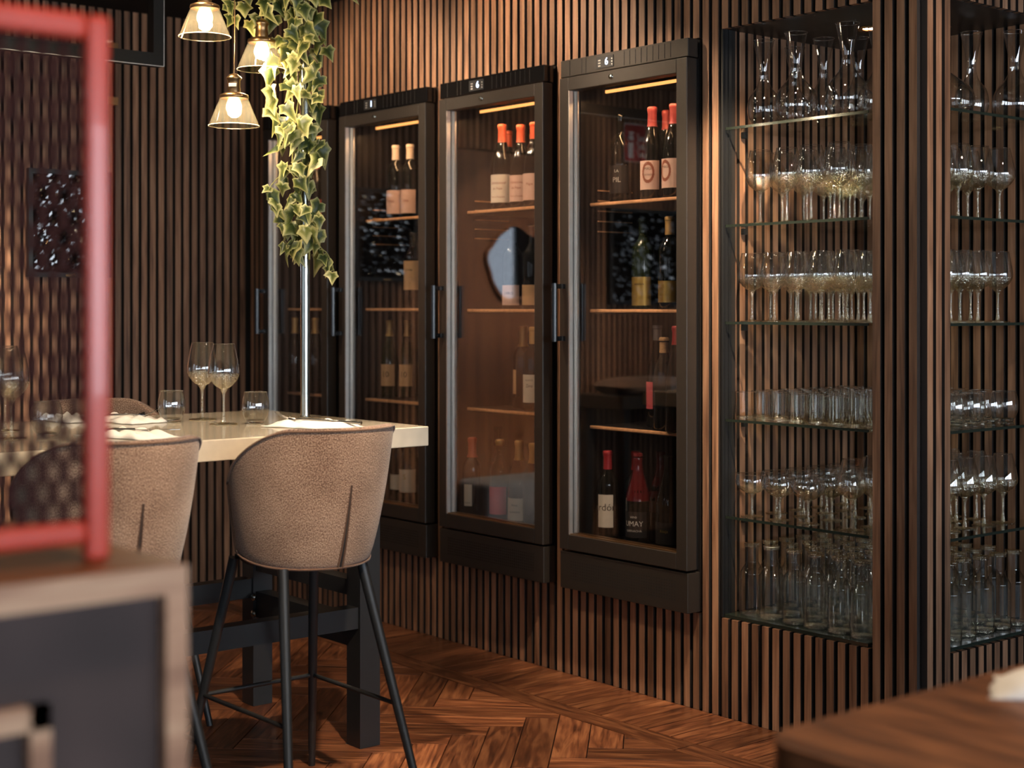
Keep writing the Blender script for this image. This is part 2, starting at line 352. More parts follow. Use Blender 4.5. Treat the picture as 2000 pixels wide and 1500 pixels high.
ce = struct(MB().box(-6.3, 4.1, -6.6, 3.2, CEIL, CEIL+.1).build('ceiling', M['ceiling']))
SLATS = {}
def slat(parent, x, y, z0, z1, rz=0):
    key = round(z1-z0, 3)
    if key not in SLATS:
        me = MB().box(-.0128, .0128, 0, .02, 0, key).mesh('slat', M['slat']); me.materials.append(M['slatside']); SLATS[key] = me
        for f in me.polygons: f.material_index = 1 if abs(f.normal.x) > .5 else 0
    return link('slat', SLATS[key], parent, (x, y, z0), rz)
COOL = [(-5.785, -5.27), (-5.184, -4.594), (-4.509, -3.919), (-3.833, -3.243)]
CZ0, CZ1 = .311, 2.085
NZ0, NZ1 = .318, 2.105
# wall with the coolers: backing in pieces around the cooler recesses and the glass niche
b = MB(); xs = [WX]
edges = [(WX, COOL[0][0])] + [(COOL[i][1], COOL[i+1][0]) for i in range(3)] + [(COOL[3][1], NX)]
for x0, x1 in edges: b.box(x0, x1, .02, .06, 0, CEIL)
for x0, x1 in COOL: b.box(x0, x1, .02, .06, 0, CZ0-.002); b.box(x0, x1, .02, .06, CZ1+.002, CEIL)
b.box(NX, -2.60, .02, .06, 0, NZ0-.006); b.box(NX, -2.60, .02, .06, NZ1+.004, CEIL); b.box(-2.60, -2.447, .02, .06, 0, CEIL)
wb = struct(b.build('wall_back', M['felt']))
x = -6.034+.0133
k = math.ceil((WX+.002+4.114)/.04); 
while True:
    xl = -4.114+.04*k; k += 1
    if xl < WX+.021: continue
    if xl > -2.46: break
    xm = xl+.0133
    inc = any(a-.012 < xm < c+.012 for a, c in COOL)
    if inc: slat(wb, xm, 0, .0062, CZ0-.006); slat(wb, xm, 0, CZ1+.006, CEIL)
    elif NX-.004 < xm < -2.605: slat(wb, xm, 0, .0062, NZ0-.012); slat(wb, xm, 0, NZ1, CEIL)
    else: slat(wb, xm, 0, .0062, CEIL)
# left wall
b = MB(); PY0, PY1 = -2.06, -1.21
b.box(WX-.06, WX-.02, -6.6, .06, 0, CEIL); wl = struct(b.build('wall_left', M['felt']))
y = -.016
while y > -5.0:
    if PY0-.01 < y < PY1+.01: slat(wl, WX, y, 2.06, CEIL, -PI/2 + PI)
    else: slat(wl, WX, y, .0062, CEIL, PI/2)
    y -= .04
for ch in wl.children:
    ch.rotation_euler = (0, 0, PI/2)
# slatted return wall and niche walls
b = MB(); b.box(RX-.06, RX-.02, .06, .11, 0, CEIL); b.box(RX-.06, RX-.02, .11, .70, 0, NZ0-.006); b.box(RX-.06, RX-.02, .11, .70, NZ1+.004, CEIL); b.box(RX-.06, RX-.02, .70, 3.2, 0, CEIL)
wr = struct(b.build('wall_return', M['felt']))
y = .0272
while y < 1.3:
    if .12 < y < .69: slat(wr, RX, y, .0062, NZ0-.012, PI/2); slat(wr, RX, y, NZ1, CEIL, PI/2)
    else: slat(wr, RX, y, .0062, CEIL, PI/2)
    y += .04
for ch in wr.children: ch.location.x = RX
NY = .64
ns = struct(MB().box(NX-.06, NX-.022, .02, NY+.06, NZ0-.02, NZ1+.02).build('wall_niche_side', M['felt']))
y = .056
while y < NY: slat(ns, NX-.002, y, NZ0, NZ1, PI/2); y += .0388
nb = struct(MB().box(NX-.06, RX-.02, NY+.02, NY+.06, NZ0-.02, NZ1+.02).build('wall_niche_back', M['felt']))
x = NX+.03
while x < RX-.01: slat(nb, x, NY, NZ0, NZ1); x += .0400
nt_ = struct(MB().box(NX-.06, RX-.02, .021, NY+.06, NZ1, NZ1+.03).build('trim_1', M['black']))
nf_ = struct(MB().box(NX-.02, RX-.025, .022, NY+.02, NZ0-.03, NZ0-.011).build('trim_2', M['black']))
npf = struct(MB().box(NX-.006, NX+.001, .003, .042, NZ0-.01, NZ1).box(NX-.006, NX+.004, .010, .014, NZ0, NZ1).box(NX-.006, NX+.004, .026, .030, NZ0, NZ1).build('trim_3', M['black']))
# remaining room shell with two window openings on the right and one behind the camera
b = MB().box(3.98, 4.1, -6.6, 3.2, 0, .80).box(3.98, 4.1, -6.6, 3.2, 2.16, CEIL); y = -6.6
for wy in WINY: b.box(3.98, 4.1, y, wy-.74, .80, 2.16); y = wy+.74
b.box(3.98, 4.1, y, 3.2, .80, 2.16); struct(b.build('wall_right', M['plaster']))
b = MB().box(-6.3, 4.1, -6.6, -6.48, 0, .80).box(-6.3, 4.1, -6.6, -6.48, 2.16, CEIL); x = -6.3
for wx in WINX: b.box(x, wx-.74, -6.6, -6.48, .80, 2.16); x = wx+.74
b.box(x, 4.1, -6.6, -6.48, .80, 2.16); struct(b.build('wall_front', M['plaster']))
struct(MB().box(RX-.06, 4.1, 3.08, 3.2, 0, CEIL).build('wall_far', M['plaster']))
fr = MB().box(-.74, -.70, -.02, .02, .80, 2.16).box(.70, .74, -.02, .02, .80, 2.16).box(-.70, .70, -.02, .02, .80, .84).box(-.70, .70, -.02, .02, 2.12, 2.16).box(-.02, .02, -.02, .02, .84, 2.12).mesh('window_frame', M['black'])
for i, wy in enumerate(WINY): struct(link('window_%d' % (i+1), fr, None, (3.99, wy, 0), PI/2))
for i, wx in enumerate(WINX): struct(link('window_%d' % (i+5), fr, None, (wx, -6.49, 0), 0))

# ---------------------------------------------------------------- ceiling downlights
dl_names = ['far left above the coolers', 'above the middle coolers', 'in front of the glass niche', 'above the open floor', 'over the bar table', 'aimed at the bar stool', 'over the walnut table', 'above the red partition', 'washing the niche glasses from the right', 'right in front of the niche corner', 'near the framed relief', 'aimed at the wooden door']
for (x, y, tgt, pw, an), nm in zip(DOWN, dl_names):
    t = thing('ceiling_downlight', 'small round ceiling downlight ' + nm, 'downlight', (x, y, CEIL))
    MB().lathe([(.032, 0), (.045, 0), (.045, -.006), (.032, -.004)], 20).build('bezel', M['black'], t)
    MB().lathe([(0, -.001), (.031, -.001)], 20).build('lens', M['led_w'], t)
    spot('downlight_beam', (x, y, CEIL-.012), tgt, pw, WARM, an, .7, .03, t)

# ---------------------------------------------------------------- text
def text_mesh(txt, size, mat, bend=None, a0=0, z=0, extr=.0002, shear=0, M4=None):
    cu = bpy.data.curves.new('lettering', 'FONT'); cu.body = txt; cu.size = size; cu.align_x = 'CENTER'; cu.align_y = 'CENTER'; cu.shear = shear; cu.resolution_u = 2
    o = bpy.data.objects.new('lettering', cu); C.objects.link(o); bpy.context.view_layer.update()
    dg = bpy.context.evaluated_depsgraph_get(); me = bpy.data.meshes.new_from_object(o.evaluated_get(dg)); bpy.data.objects.remove(o)
    for v in me.vertices:
        if bend: a = a0 + v.co.x/bend; v.co = (bend*math.cos(a), bend*math.sin(a), z+v.co.y)
        elif M4: v.co = M4 @ v.co
    me.materials.clear(); me.materials.append(mat); me.update(); return me

# ---------------------------------------------------------------- wine coolers
def make_cooler(i, label, shelves, digit):
    x0, x1 = COOL[i]; W = x1-x0
    t = thing('wine_cooler', label, 'wine cooler', (x0, -.061, CZ0), 0, 'tall black wine coolers built into the slatted wall')
    H = CZ1-CZ0; D = .58; f = .045           # local: x 0..W, y 0 = door front, z 0 = bottom
    dz0, dz1 = .131, H-.060
    body = MB(); th = .038; y0 = .062
    body.box(.004, th, y0, D, 0, H).box(W-th, W-.004, y0, D, 0, H).box(th, W-th, D-.03, D, 0, H).box(th, W-th, y0, D, 0, .15).box(th, W-th, y0, D, H-.06, H)
    body.build('body', M['coolin'], t)
    MB().box(.006, W-.006, .052, .062, .06, H-.03).v  # seal plane drawn as ribs below
    s = MB()
    for yy in (.046, .053, .060): s.box(.012, .03, yy, yy+.004, dz0, dz1).box(W-.03, W-.010, yy, yy+.004, dz0, dz1)
    s.build('door_seal', M['seal'], t)
    # door
    d = MB(); 
    d.box(0, f, 0, .045, dz0, dz1).box(W-f, W, 0, .045, dz0, dz1).box(f, W-f, 0, .045, dz1-f, dz1).box(f, W-f, 0, .045, dz0, dz0+.052)
    door = d.build('door', M['cooler'], t, bevel=.0025)
    MB().box(f, W-f, .018, .024, dz0+.052, dz1-f).build('glass_pane', M['glassdoor'], door)
    g = MB().box(f, f+.004, .001, .017, dz0+.052, dz1-f).box(f, f+.014, .030, .034, dz0+.052, dz1-f).box(f, f+.003, .025, .045, dz0+.052, dz1-f)
    g.build('spacer_bar', M['alu'], door)
    g = MB().box(f, W-f, .004, .017, dz0+.052, dz0+.055).box(f, W-f, .025, .045, dz0+.052, dz0+.056)
    g.build('spacer_bar', M['brass'], door)
    # handle on the left stile
    hz0, hz1 = 1.14-CZ0, 1.335-CZ0; hx = .022
    h = MB().tube([(hx, -.042, hz0), (hx, -.042, hz1)], .0105, 12).box(hx-.008, hx+.008, -.045, 0, hz0+.002, hz0+.018).box(hx-.008, hx+.008, -.045, 0, hz1-.018, hz1-.002)
    h.build('handle', M['blackgloss'], door)
    lk = MB().lathe([(0, .006), (.007, .006), (.0085, 0)], 14, M=Matrix.Translation((W*.43, 0, dz1-.022)) @ Matrix.Rotation(PI/2, 4, 'X'))
    lk.build('lock', M['chrome'], door)
    # control panel above the door
    p = MB().box(0, W, .006, .05, H-.057, H).build('control_panel', M['blackgloss'] if i < 3 else M['cooler'], t, bevel=.002)
    gr = MB(); gx = W*.52
    while gx < W-.06: gr.box(gx, gx+.0016, .0045, .0062, H-.052, H-.006); gx += .026
    for gx in (.045, .105, .125): gr.box(gx, gx+.0016, .0045, .0062, H-.055, H-.004)
    gr.build('panel_grooves', M['seal'] if i == 3 else M['cooler'], p)['kind'] = 'stuff'
    MB().box(W*.30, W*.44, .0035, .0062, H-.048, H-.010).build('display', M['seal'], p)
    dm = text_mesh(digit, .034, M['display'], M4=Matrix.Translation((W*.385, .0030, H-.029)) @ Matrix.Rotation(PI/2, 4, 'X'))
    link('display_digit', dm, p)
    mk = MB()
    for qx in (W*.32, W*.33, W*.425):
        for qz in (-.042, -.033, -.024): mk.box(qx, qx+.0035, .0030, .0036, H+qz, H+qz+.004)
    mk.build('display_icons', M['inkwhite'], p)['kind'] = 'stuff'
    # grille plinth
    q = MB().box(0, W, .004, .06, 0, .124).build('grille', M['cooler'], t, bevel=.002)
    hol = MB(); nx, nz = 44, 7
    for a in range(nx):
        for c in range(nz):
            xx = .055 + a*(W-.11)/(nx-1); zz = .036 + c*.0095
            r = .0030; hol.add([(xx+r*math.cos(k*PI/3), .0036, zz+r*math.sin(k*PI/3)) for k in range(6)], [(0,1,2,3,4,5)])
    ho = hol.build('vent_holes', M['felt'], q); ho['kind'] = 'stuff'
    # shelves with a beech front, LED strip
    for z in shelves:
        sh = MB().box(th+.002, W-th-.002, .105, .50, z-CZ0-.012, z-CZ0).build('shelf', M['coolin'], t)
        MB().box(th+.002, W-th-.002, .101, .113, z-CZ0-.010, z-CZ0+.001).build('shelf_front', M['shelfwood'], sh, bevel=.003)
    MB().box(.12, W-.04, .099, .104, 1.661, 1.671).build('led_strip', M['led'], t)
    l = bpy.data.lights.new('led_light', 'AREA'); l.shape = 'RECTANGLE'; l.size = W-.18; l.size_y = .01; l.energy = 1.6; l.color = (1, .56, .26)
    lo = link('led_light', l, t, (W/2, .115, 1.655)); lo.rotation_euler = (math.radians(14), 0, 0)
    # side rails inside (bottle runners) seen as small pegs on the left wall
    for zz in (1.20, 1.235, 1.27, 1.305, 1.34):
        MB().box(th, th+.006, .14, .30, zz, zz+.004).build('runner', M['shelfwood'], t)
    return t
SH = [(1.61, 1.25, .884), (1.61, 1.25, .884), (1.613, 1.247, .880), (1.607, 1.247, .853)]
CL = ['tall black wine cooler behind the ivy pole at the far left', 'tall black wine cooler just right of the ivy pole', 'tall black wine cooler third from the left, rose and orange capped bottles on top shelf', 'tall black wine cooler beside the niche of glasses']
for i in range(4): make_cooler(i, CL[i], SH[i], ['4', '1', '6', '6'][i])

# ---------------------------------------------------------------- bottles
PROF = {
 'bordeaux': [(0,0),(.035,0),(.0372,.004),(.0372,.186),(.0345,.204),(.020,.226),(.0150,.238),(.0140,.284),(.0162,.286),(.0162,.297),(.0135,.30),(0,.30)],
 'burgundy': [(0,0),(.038,0),(.0405,.004),(.0405,.145),(.036,.178),(.022,.220),(.0150,.246),(.0140,.288),(.0162,.290),(.0162,.301),(.0135,.304),(0,.304)],
 'flute':    [(0,0),(.034,0),(.0365,.004),(.0365,.150),(.032,.195),(.020,.255),(.0140,.290),(.0132,.324),(.0155,.326),(.0155,.336),(.013,.338),(0,.338)],
}
BM = {}
def bottle(px, y, z, label, kind='bordeaux', glass='bottle', cap='cap_red', caplen=.06, lab=('paper', .05, .125), txt=(), size=.012, ink='ink', face=-1.15, span=2.3, sc=1.0, x=None):
    if x is None: x = at_y(px, y)
    t = thing('wine_bottle', label, 'bottle', (x, y, z+.0005))
    t.scale = (sc, sc, sc); pf = PROF[kind]; key = (kind, glass)
    if key not in BM: BM[key] = MB().lathe(pf, 24).mesh('bottle_glass', M[glass])
    link('glass_body', BM[key], t)
    h = pf[-1][1]
    if cap:
        def rad(zz):
            for (r0, z0), (r1, z1) in zip(pf, pf[1:]):
                if z0 <= zz <= z1 and z1 > z0: return r0+(r1-r0)*(zz-z0)/(z1-z0)
            return pf[-2][0]
        zs = [h-caplen+caplen*k/6 for k in range(7)] + [pf[-3][1]]
        zs = sorted(set(zs)); e = .0007
        cp = [(rad(zz)+e, zz) for zz in zs] + [(pf[-2][0], h+e), (0, h+e)]
        MB().lathe(cp, 20).build('capsule', M[cap], t)
    if lab:
        mt, z0, z1 = lab; r = max(p[0] for p in pf)+.0006
        lb = MB().lathe([(r, z0), (r, z1)], 16, face-span/2, face+span/2).build('paper_label', M[mt], t)
        for (s, zz, sz) in txt: link('lettering', text_mesh(s, sz, M[ink], bend=r+.0006, a0=face, z=zz), lb)
    return t
s3, s2, s1, s0 = .856, 1.250, 1.610, .470
B = bottle
def crest(t, z, face, r=.0418):
    vs = []; fs = []; n = 40
    for k in range(n):
        a = 2*PI*k/n; sc = 1 + .07*(k % 2)
        for q in (.72, 1.0*sc):
            x, zz = .0215*q*math.cos(a), z+.034*q*math.sin(a); an = face+x/r; vs.append((r*math.cos(an), r*math.sin(an), zz))
    for k in range(n): fs.append((2*k, 2*k+1, (2*k+3) % (2*n), (2*k+2) % (2*n)))
    return MB().add(vs, fs).build('crest', M['crest'], t)
# right cooler
B(1224, .13, s1, 'dark bottle with white PIL lettering, left end of the top shelf beside the niche', txt=[('PIL', .075, .024), ('LA', .105, .014)], lab=('ink', .03, .125), ink='inkwhite', cap='bottle', x=-3.735)
crest(B(1274, .10, s1, 'rose capped bottle with ornate cream MASI label, cooler beside the niche', 'burgundy', cap='cap_rose', caplen=.065, lab=('paper_rose', .03, .125), txt=[('MASI', .098, .013), ('COSTASERA', .078, .0085)], span=1.9), .086, -1.15)
B(1302, .20, s1, 'rose capped bottle half hidden behind the MASI bottle', 'burgundy', cap='cap_rose', caplen=.065, lab=None)
crest(B(1317, .10, s1, 'rose capped bottle cut by the door frame, right of the MASI bottle', 'burgundy', cap='cap_rose', caplen=.065, lab=('paper_rose', .03, .125), txt=[('MASI', .098, .013)], face=-1.6), .086, -1.6)
B(1256, .11, s2, 'pale bottle with gold label on the middle shelf beside the niche', glass='bottle_green', cap=None, lab=('gold', .01, .105), txt=[('RESERVA', .08, .009)])
B(1308, .10, s2, 'dark bottle near the door frame on the middle shelf beside the niche', cap='cap_gold', lab=('gold', .02, .09), txt=[])
B(1284, .16, s3, 'slim bottle with pink label on the third shelf beside the niche', 'flute', cap='cap_white', lab=('paper_pink', .06, .15), caplen=.05)
B(1297, .09, s3, 'corked dark bottle in front of the pink labelled bottle', cap='cork', caplen=.05, lab=None)
B(1314, .06, s3, 'red capped bottle at the right end of the third shelf beside the niche', 'flute', cap='cap_red', lab=None, x=-3.403)
B(1184, .07, s0, 'red capped bottle with handwritten white label, leftmost on the cooler floor beside the niche', lab=('paper', .045, .155), txt=[('ardón', .112, .034)], cap='cap_red', caplen=.062, face=-1.0, span=1.5, x=-3.735)
B(1214, .13, s0, 'red capped bottle with handwritten white label, second on the cooler floor beside the niche', lab=('paper', .045, .155), txt=[('ardón', .112, .034)], cap='cap_red', caplen=.062, face=-1.0, span=1.5, x=-3.66)
B(1246, .06, s0, 'dark red bottle with white UMAY lettering on the cooler floor', 'burgundy', glass='bottle', cap='bottle_red', caplen=.155, lab=('ink', .03, .115), txt=[('UMAY', .075, .024), ('GARNACHA', .052, .010), ('vino', .098, .014)], ink='inkwhite')
B(1268, .16, s0, 'wine red wrapped bottle behind the UMAY bottle', 'burgundy', cap='bottle_red', caplen=.20, lab=None, x=-3.572)
B(1305, .08, s0, 'dark bottle with gold foot band at the right of the cooler floor', 'burgundy', cap='bottle', lab=('ink', .02, .09), txt=[('Rioja', .062, .014)], ink='gold')
# second from right
Z2 = (1.616, 1.250, .883, .470)
B(954, .20, Z2[0], 'bottle with cream HF label behind the first orange capped bottle', 'burgundy', cap='cap_orange', lab=('paper', .03, .115), txt=[('HF', .08, .02)], x=-4.42)
B(968, .31, Z2[0], 'brown capped bottle wearing a white collar at the back of the top shelf', cap='cork', lab=None, x=-4.40)
B(981, .10, Z2[0], 'orange capped bottle with cream label printed in red, left on the top shelf', 'burgundy', cap='cap_orange', caplen=.065, lab=('paper', .022, .122), txt=[('Châteauneuf', .092, .0125), ('du Pape', .072, .012), ('Clos La Roquète', .042, .0085)], ink='inkred', sc=1.03)
B(1017, .11, Z2[0], 'orange capped bottle with cream label printed in red, second on the top shelf', 'burgundy', cap='cap_orange', caplen=.065, lab=('paper_rose', .022, .118), txt=[('Châteauneuf', .092, .0125), ('du Pape', .072, .012), ('Clos La Roquète', .042, .0085)], ink='inkred')
B(1043, .10, Z2[0], 'orange capped bottle with cream label cut by the door frame', 'burgundy', cap='cap_orange', lab=('paper_rose', .022, .118), txt=[('Pape', .08, .014)], ink='inkred', x=-4.152)
B(1001, .11, Z2[1], 'dark bottle with pale pink CARO label on the middle shelf', cap='bottle', lab=('paper_rose', .012, .085), txt=[('CARO', .055, .014)])
B(1040, .11, Z2[1], 'dark bottle with kraft label by the door frame on the middle shelf', cap='bottle', lab=('paper_warm', .012, .085))
B(1022, .18, Z2[2], 'gold capped bottle with narrow cream label on the third shelf', cap='cap_gold', caplen=.075, lab=('paper_warm', .05, .14), face=-2.0, span=1.0)
B(1042, .09, Z2[2], 'bottle with white printed label on the third shelf by the frame', cap='cap_gold', lab=('paper', .03, .13), txt=[('Ziro', .09, .016), ('BLANCO', .11, .008)])
B(918, .035, Z2[3], 'orange capped bottle with rounded white label, leftmost on the cooler floor', cap='cap_orange', caplen=.072, lab=('paper', .05, .13), txt=[('BODEGA', .062, .006)], span=.9, x=-4.43)
B(965, .13, Z2[3], 'clear bottle behind the pink labelled bottle on the cooler floor', glass='bottle_clear', cap='bottle_clear', lab=None, kind='flute', x=-4.395)
B(986, .06, Z2[3], 'bottle with pink label in the middle of the cooler floor', glass='bottle_clear', cap='cap_gold', caplen=.02, lab=('paper_pink', .03, .13), x=-4.30)
B(1014, .06, Z2[3], 'beige capped bottle with wide cream label on the cooler floor', 'burgundy', glass='bottle_clear', cap='cap_gold', caplen=.07, lab=('paper', .02, .10), txt=[('Finca', .075, .012), ('ALBARIÑO', .05, .009)])
B(1042, .055, Z2[3], 'beige capped bottle at the frame edge on the cooler floor', cap='cap_gold', caplen=.07, lab=None, x=-4.105)
# third from right
B(773, .13, 1.613, 'white capped bottle with torn edged pink label, left of the pair on the top shelf', cap='cap_white', caplen=.06, lab=('paper_rose', .02, .115), txt=[('Viña', .07, .016)], ink='inkred')
B(801, .15, 1.613, 'white capped bottle with torn edged pink label, right of the pair on the top shelf', cap='cap_white', caplen=.06, lab=('paper_rose', .02, .115), txt=[('Viña', .07, .016)], ink='inkred')
B(807, .10, 1.253, 'clear bottle with tall kraft label on the middle shelf right of the ivy pole', glass='bottle_clear', cap='bottle_clear', lab=('paper_warm', .07, .185), txt=[('Orange', .15, .012)])
B(763, .13, .887, 'gold capped bottle with kraft label reading 10, left of the pair', glass='bottle_green', cap='cap_gold', caplen=.07, lab=('paper_warm', .05, .145), txt=[('10', .10, .036)], kind='flute', sc=.93, x=-5.098)
B(796, .17, .887, 'gold capped bottle with kraft label reading 10, right of the pair', glass='bottle_green', cap='cap_gold', caplen=.07, lab=('paper_warm', .05, .145), txt=[('10', .10, .036)], kind='flute', sc=.93)
B(800, .10, .470, 'red capped bottle with cream label seen below the bar table corner', 'burgundy', cap='cap_red', caplen=.06, lab=('paper', .05, .14), txt=[('S', .11, .03)], ink='gold')
B(780, .12, .470, 'dark bottle beside the red capped bottle below the bar table corner', cap='bottle', lab=('paper', .05, .11))
# far left cooler
B(579, .05, .887, 'gold capped dark bottle left of the chrome pole', 'flute', cap='cap_gold', caplen=.07, lab=None, sc=.95, x=-5.70)
B(616, .06, .887, 'gold capped dark bottle right of the chrome pole', 'flute', cap='cap_gold', caplen=.07, lab=None, sc=.95)
B(618, .12, 1.613, 'orange labelled bottle glimpsed behind the ivy', 'burgundy', cap='cap_orange', lab=('cap_orange', .02, .11))

# ---------------------------------------------------------------- glass niche: shelves and glassware
SZ = [1.804, 1.507, 1.211, .914, .618]
ord_ = ['top', 'second', 'third', 'fourth', 'lowest']
for z, nm in zip(SZ, ord_):
    t = thing('glass_shelf', nm + ' clear glass shelf of the corner niche', 'shelf', (0, 0, z-.008))
    MB().prism([(NX+.003, .012), (-2.615, .012), (-2.615, .13), (RX-.012, .13), (RX-.012, NY-.004), (NX+.003, NY-.004)], 0, .008).build('glass_plate', M['glassshelf'], t)
    MB().box(NX+.003, -2.615, .010, .012, 0, .008).build('polished_edge', M['glassedge'], t)
    MB().box(RX-.012, RX-.010, .13, NY-.004, 0, .008).build('polished_edge', M['glassedge'], t)
    MB().box(NX+.001, NX+.012, .085, .103, -.020, -.001).build('bracket', M['black'], t)
tb = thing('base_shelf', 'dark glass base shelf of the corner niche under the carafe bottles', 'shelf', (0, 0, NZ0-.010))
MB().prism([(NX+.003, .008), (-2.615, .008), (-2.615, .13), (RX-.012, .13), (RX-.012, NY-.004), (NX+.003, NY-.004)], 0, .010).build('glass_plate', M['glassedge'], tb)

def wine_parts(H, R, rim, stem_h, foot, Rz=.40):
    # bowl, stem and foot profiles of a stemmed glass
    bh = H-stem_h; zb = stem_h
    pts = []; cut = 5
    for k in range(15):
        u = k/14
        if u < Rz: r = R*math.sin(min(1, (u/Rz))*PI/2)**.62
        else: r = R + (rim-R)*((u-Rz)/(1-Rz))**1.35
        pts.append((max(r, .0035), zb+bh*u))
    bowl = MB().lathe(pts, 20).mesh('bowl', M['glass'], fix=False); bowl.materials.append(M['glass_spark'])
    for f in bowl.polygons: f.material_index = 1 if f.index < cut*20 else 0
    st = [(.0075, .006), (.0048, .018), (.0036, .035), (.0036, stem_h-.022), (.0046, stem_h-.010), (.009, stem_h-.001), (.013, stem_h+.0035), (.008, stem_h+.0055), (0, stem_h+.006)]
    stem = MB().lathe(st, 12).mesh('stem', M['glass_spark'])
    ft = [(0, 0), (foot-.0015, 0), (foot, .0012), (foot-.001, .0022), (foot*.55, .0035), (.009, .0058), (0, .0062)]
    ftm = MB().lathe(ft, 18).mesh('foot', M['glass_spark'])
    # thin rim line
    rr = pts[-1][0]; rmesh = MB().lathe([(rr-.0004, H-.0010), (rr+.0006, H-.0006), (rr+.0006, H), (rr-.0004, H)], 20).mesh('rim', M['glass_solid'])
    return [('bowl', bowl), ('stem', stem), ('foot', ftm), ('rim', rmesh)]
def make_glass(parts, name, label, cat, loc, group=None, rz=0):
    t = thing(name, label, cat, loc, rz, group)
    for n, me in parts: link(n, me, t)
    return t
G_RED = wine_parts(.222, .046, .031, .095, .038)
G_WHITE = wine_parts(.208, .043, .032, .092, .036)
G_TAPER = wine_parts(.205, .042, .026, .088, .035, Rz=.34)
G_COUPE = wine_parts(.130, .050, .046, .068, .034, Rz=.62)
def cup_mesh(outer, inner, name, mat, n=22): return MB().lathe(outer + inner[::-1], n).mesh(name, mat)
tumb_w = [('wall', MB().lathe([(.027, .004), (.030, .020), (.0312, .084)], 20).mesh('wall', M['glass_cyl'], fix=False)),
          ('base', MB().lathe([(0, 0), (.0265, 0), (.0278, .004), (.0276, .011), (0, .010)], 20).mesh('base', M['glass_spark'])),
          ('rim', MB().lathe([(.0307, .083), (.0318, .0834), (.0318, .0842), (.0307, .0842)], 20).mesh('rim', M['glass_solid']))]
brl = [(.027, .006), (.0345, .020), (.0395, .042), (.0385, .065), (.0325, .090)]
def smooth(p, k=4):
    out = []
    for i in range(len(p)-1):
        p0 = p[max(i-1, 0)]; p1 = p[i]; p2 = p[i+1]; p3 = p[min(i+2, len(p)-1)]
        for j in range(k):
            t = j/k; out.append(tuple(.5*(2*b+(c-a)*t+(2*a-5*b+4*c-d)*t*t+(-a+3*b-3*c+d)*t**3) for a, b, c, d in zip(p0, p1, p2, p3)))
    return out + [p[-1]]
tumb_b = [('wall', MB().lathe(smooth(brl), 24).mesh('wall', M['glass'], fix=False)),
          ('base', MB().lathe([(0, 0), (.024, 0), (.0265, .003), (.0268, .010), (.018, .012), (0, .009)], 24).mesh('base', M['glass_solid'])),
          ('rim', MB().lathe([(.0320, .0895), (.0332, .0898), (.0332, .0908), (.0320, .0908)], 24).mesh('rim', M['glass_solid']))]
def carafe_parts(H, R, neck, flare, zneck, low=.22, base=.6):
    p = smooth([(R*base, .003), (R*.92, H*low*.45), (R, H*low), (R*.86, H*(low+.13)), (neck*1.6, H*(zneck-.12)), (neck, H*zneck), (neck*1.12, H*(zneck+.12)), (flare, H)], 5)
    return [('wall', MB().lathe(p, 26).mesh('wall', M['glass_dec'], fix=False)),
            ('base', MB().lathe([(0, 0), (R*base, 0), (R*base+.004, .005), (R*base*.8, .007), (0, .012)], 26).mesh('base', M['glass_spark'])),
            ('rim', MB().lathe([(flare-.0006, H-.0012), (flare+.0008, H-.0010), (flare+.0008, H), (flare-.0006, H)], 26).mesh('rim', M['glass_solid']))]
D_SLIM = carafe_parts(.262, .050, .014, .032, .58)
D_BIG = carafe_parts(.268, .064, .0165, .034, .60)
D_WIDE = carafe_parts(.250, .100, .018, .034, .62, low=.18, base=.35)
jp = smooth([(.036, .004), (.0375, .012), (.0375, .118), (.034, .136), (.021, .158), (.0185, .170), (.0185, .212)], 4)
JAR = [('wall', MB().lathe(jp, 22).mesh('wall', M['glass_jar'], fix=False)),
       ('base', MB().lathe([(0, 0), (.034, 0), (.0372, .004), (.036, .010), (0, .013)], 22).mesh('base', M['glass_spark'])),
       ('lip', MB().lathe([(.0180, .207), (.0230, .2085), (.0236, .2115), (.0225, .2145), (.0180, .2150)], 22).mesh('lip', M['glass_spark'])),
       ('lid', MB().lathe([(.0, .2165), (.0245, .2165), (.0245, .2195), (0, .2200)], 22).mesh('lid', M['glass_spark']))]
def seen(x, y, r):
    if x+r > -2.618 and y-r < .128: return False
    p = px_of(x, y); dr = r*2962/5.0
    return (p+dr > 1430 and p-dr < 1712) or (p+dr > 1852 and p-dr < 2005)
# top shelf decanters
def dec(parts, px, y, label, x=None):
    make_glass(parts, 'decanter', label, 'decanter', (at_y(px, y) if x is None else x, y, SZ[0]))
dec(D_SLIM, 1489, .085, 'slim clear glass carafe, leftmost on the top niche shelf', -3.060)
dec(D_BIG, 1555, .085, 'round bellied glass carafe, second from the left on the top niche shelf')
dec(D_SLIM, 1609, .20, 'flared glass carafe behind, third on the top niche shelf')
dec(D_BIG, 1655, .080, 'tall round glass decanter in front at the pillar, top niche shelf')
dec(D_SLIM, 1532, .26, 'slim glass carafe at the back between the two left carafes', -3.085)
dec(D_SLIM, 1676, .27, 'slim glass carafe behind the decanter at the pillar')
dec(D_BIG, 1698, .215, 'round glass carafe half hidden by the slatted pillar', -2.73)
dec(D_WIDE, 1868, .255, 'wide ship shaped decanter right of the slatted pillar', -2.555)
dec(D_SLIM, 1920, .455, 'slim glass carafe right of the wide decanter', -2.580)
dec(D_BIG, 1988, .565, 'round glass carafe at the right picture edge, top niche shelf', -2.505)
ORD = ['first', 'second', 'third', 'fourth', 'fifth', 'sixth', 'seventh', 'eighth', 'ninth', 'tenth']
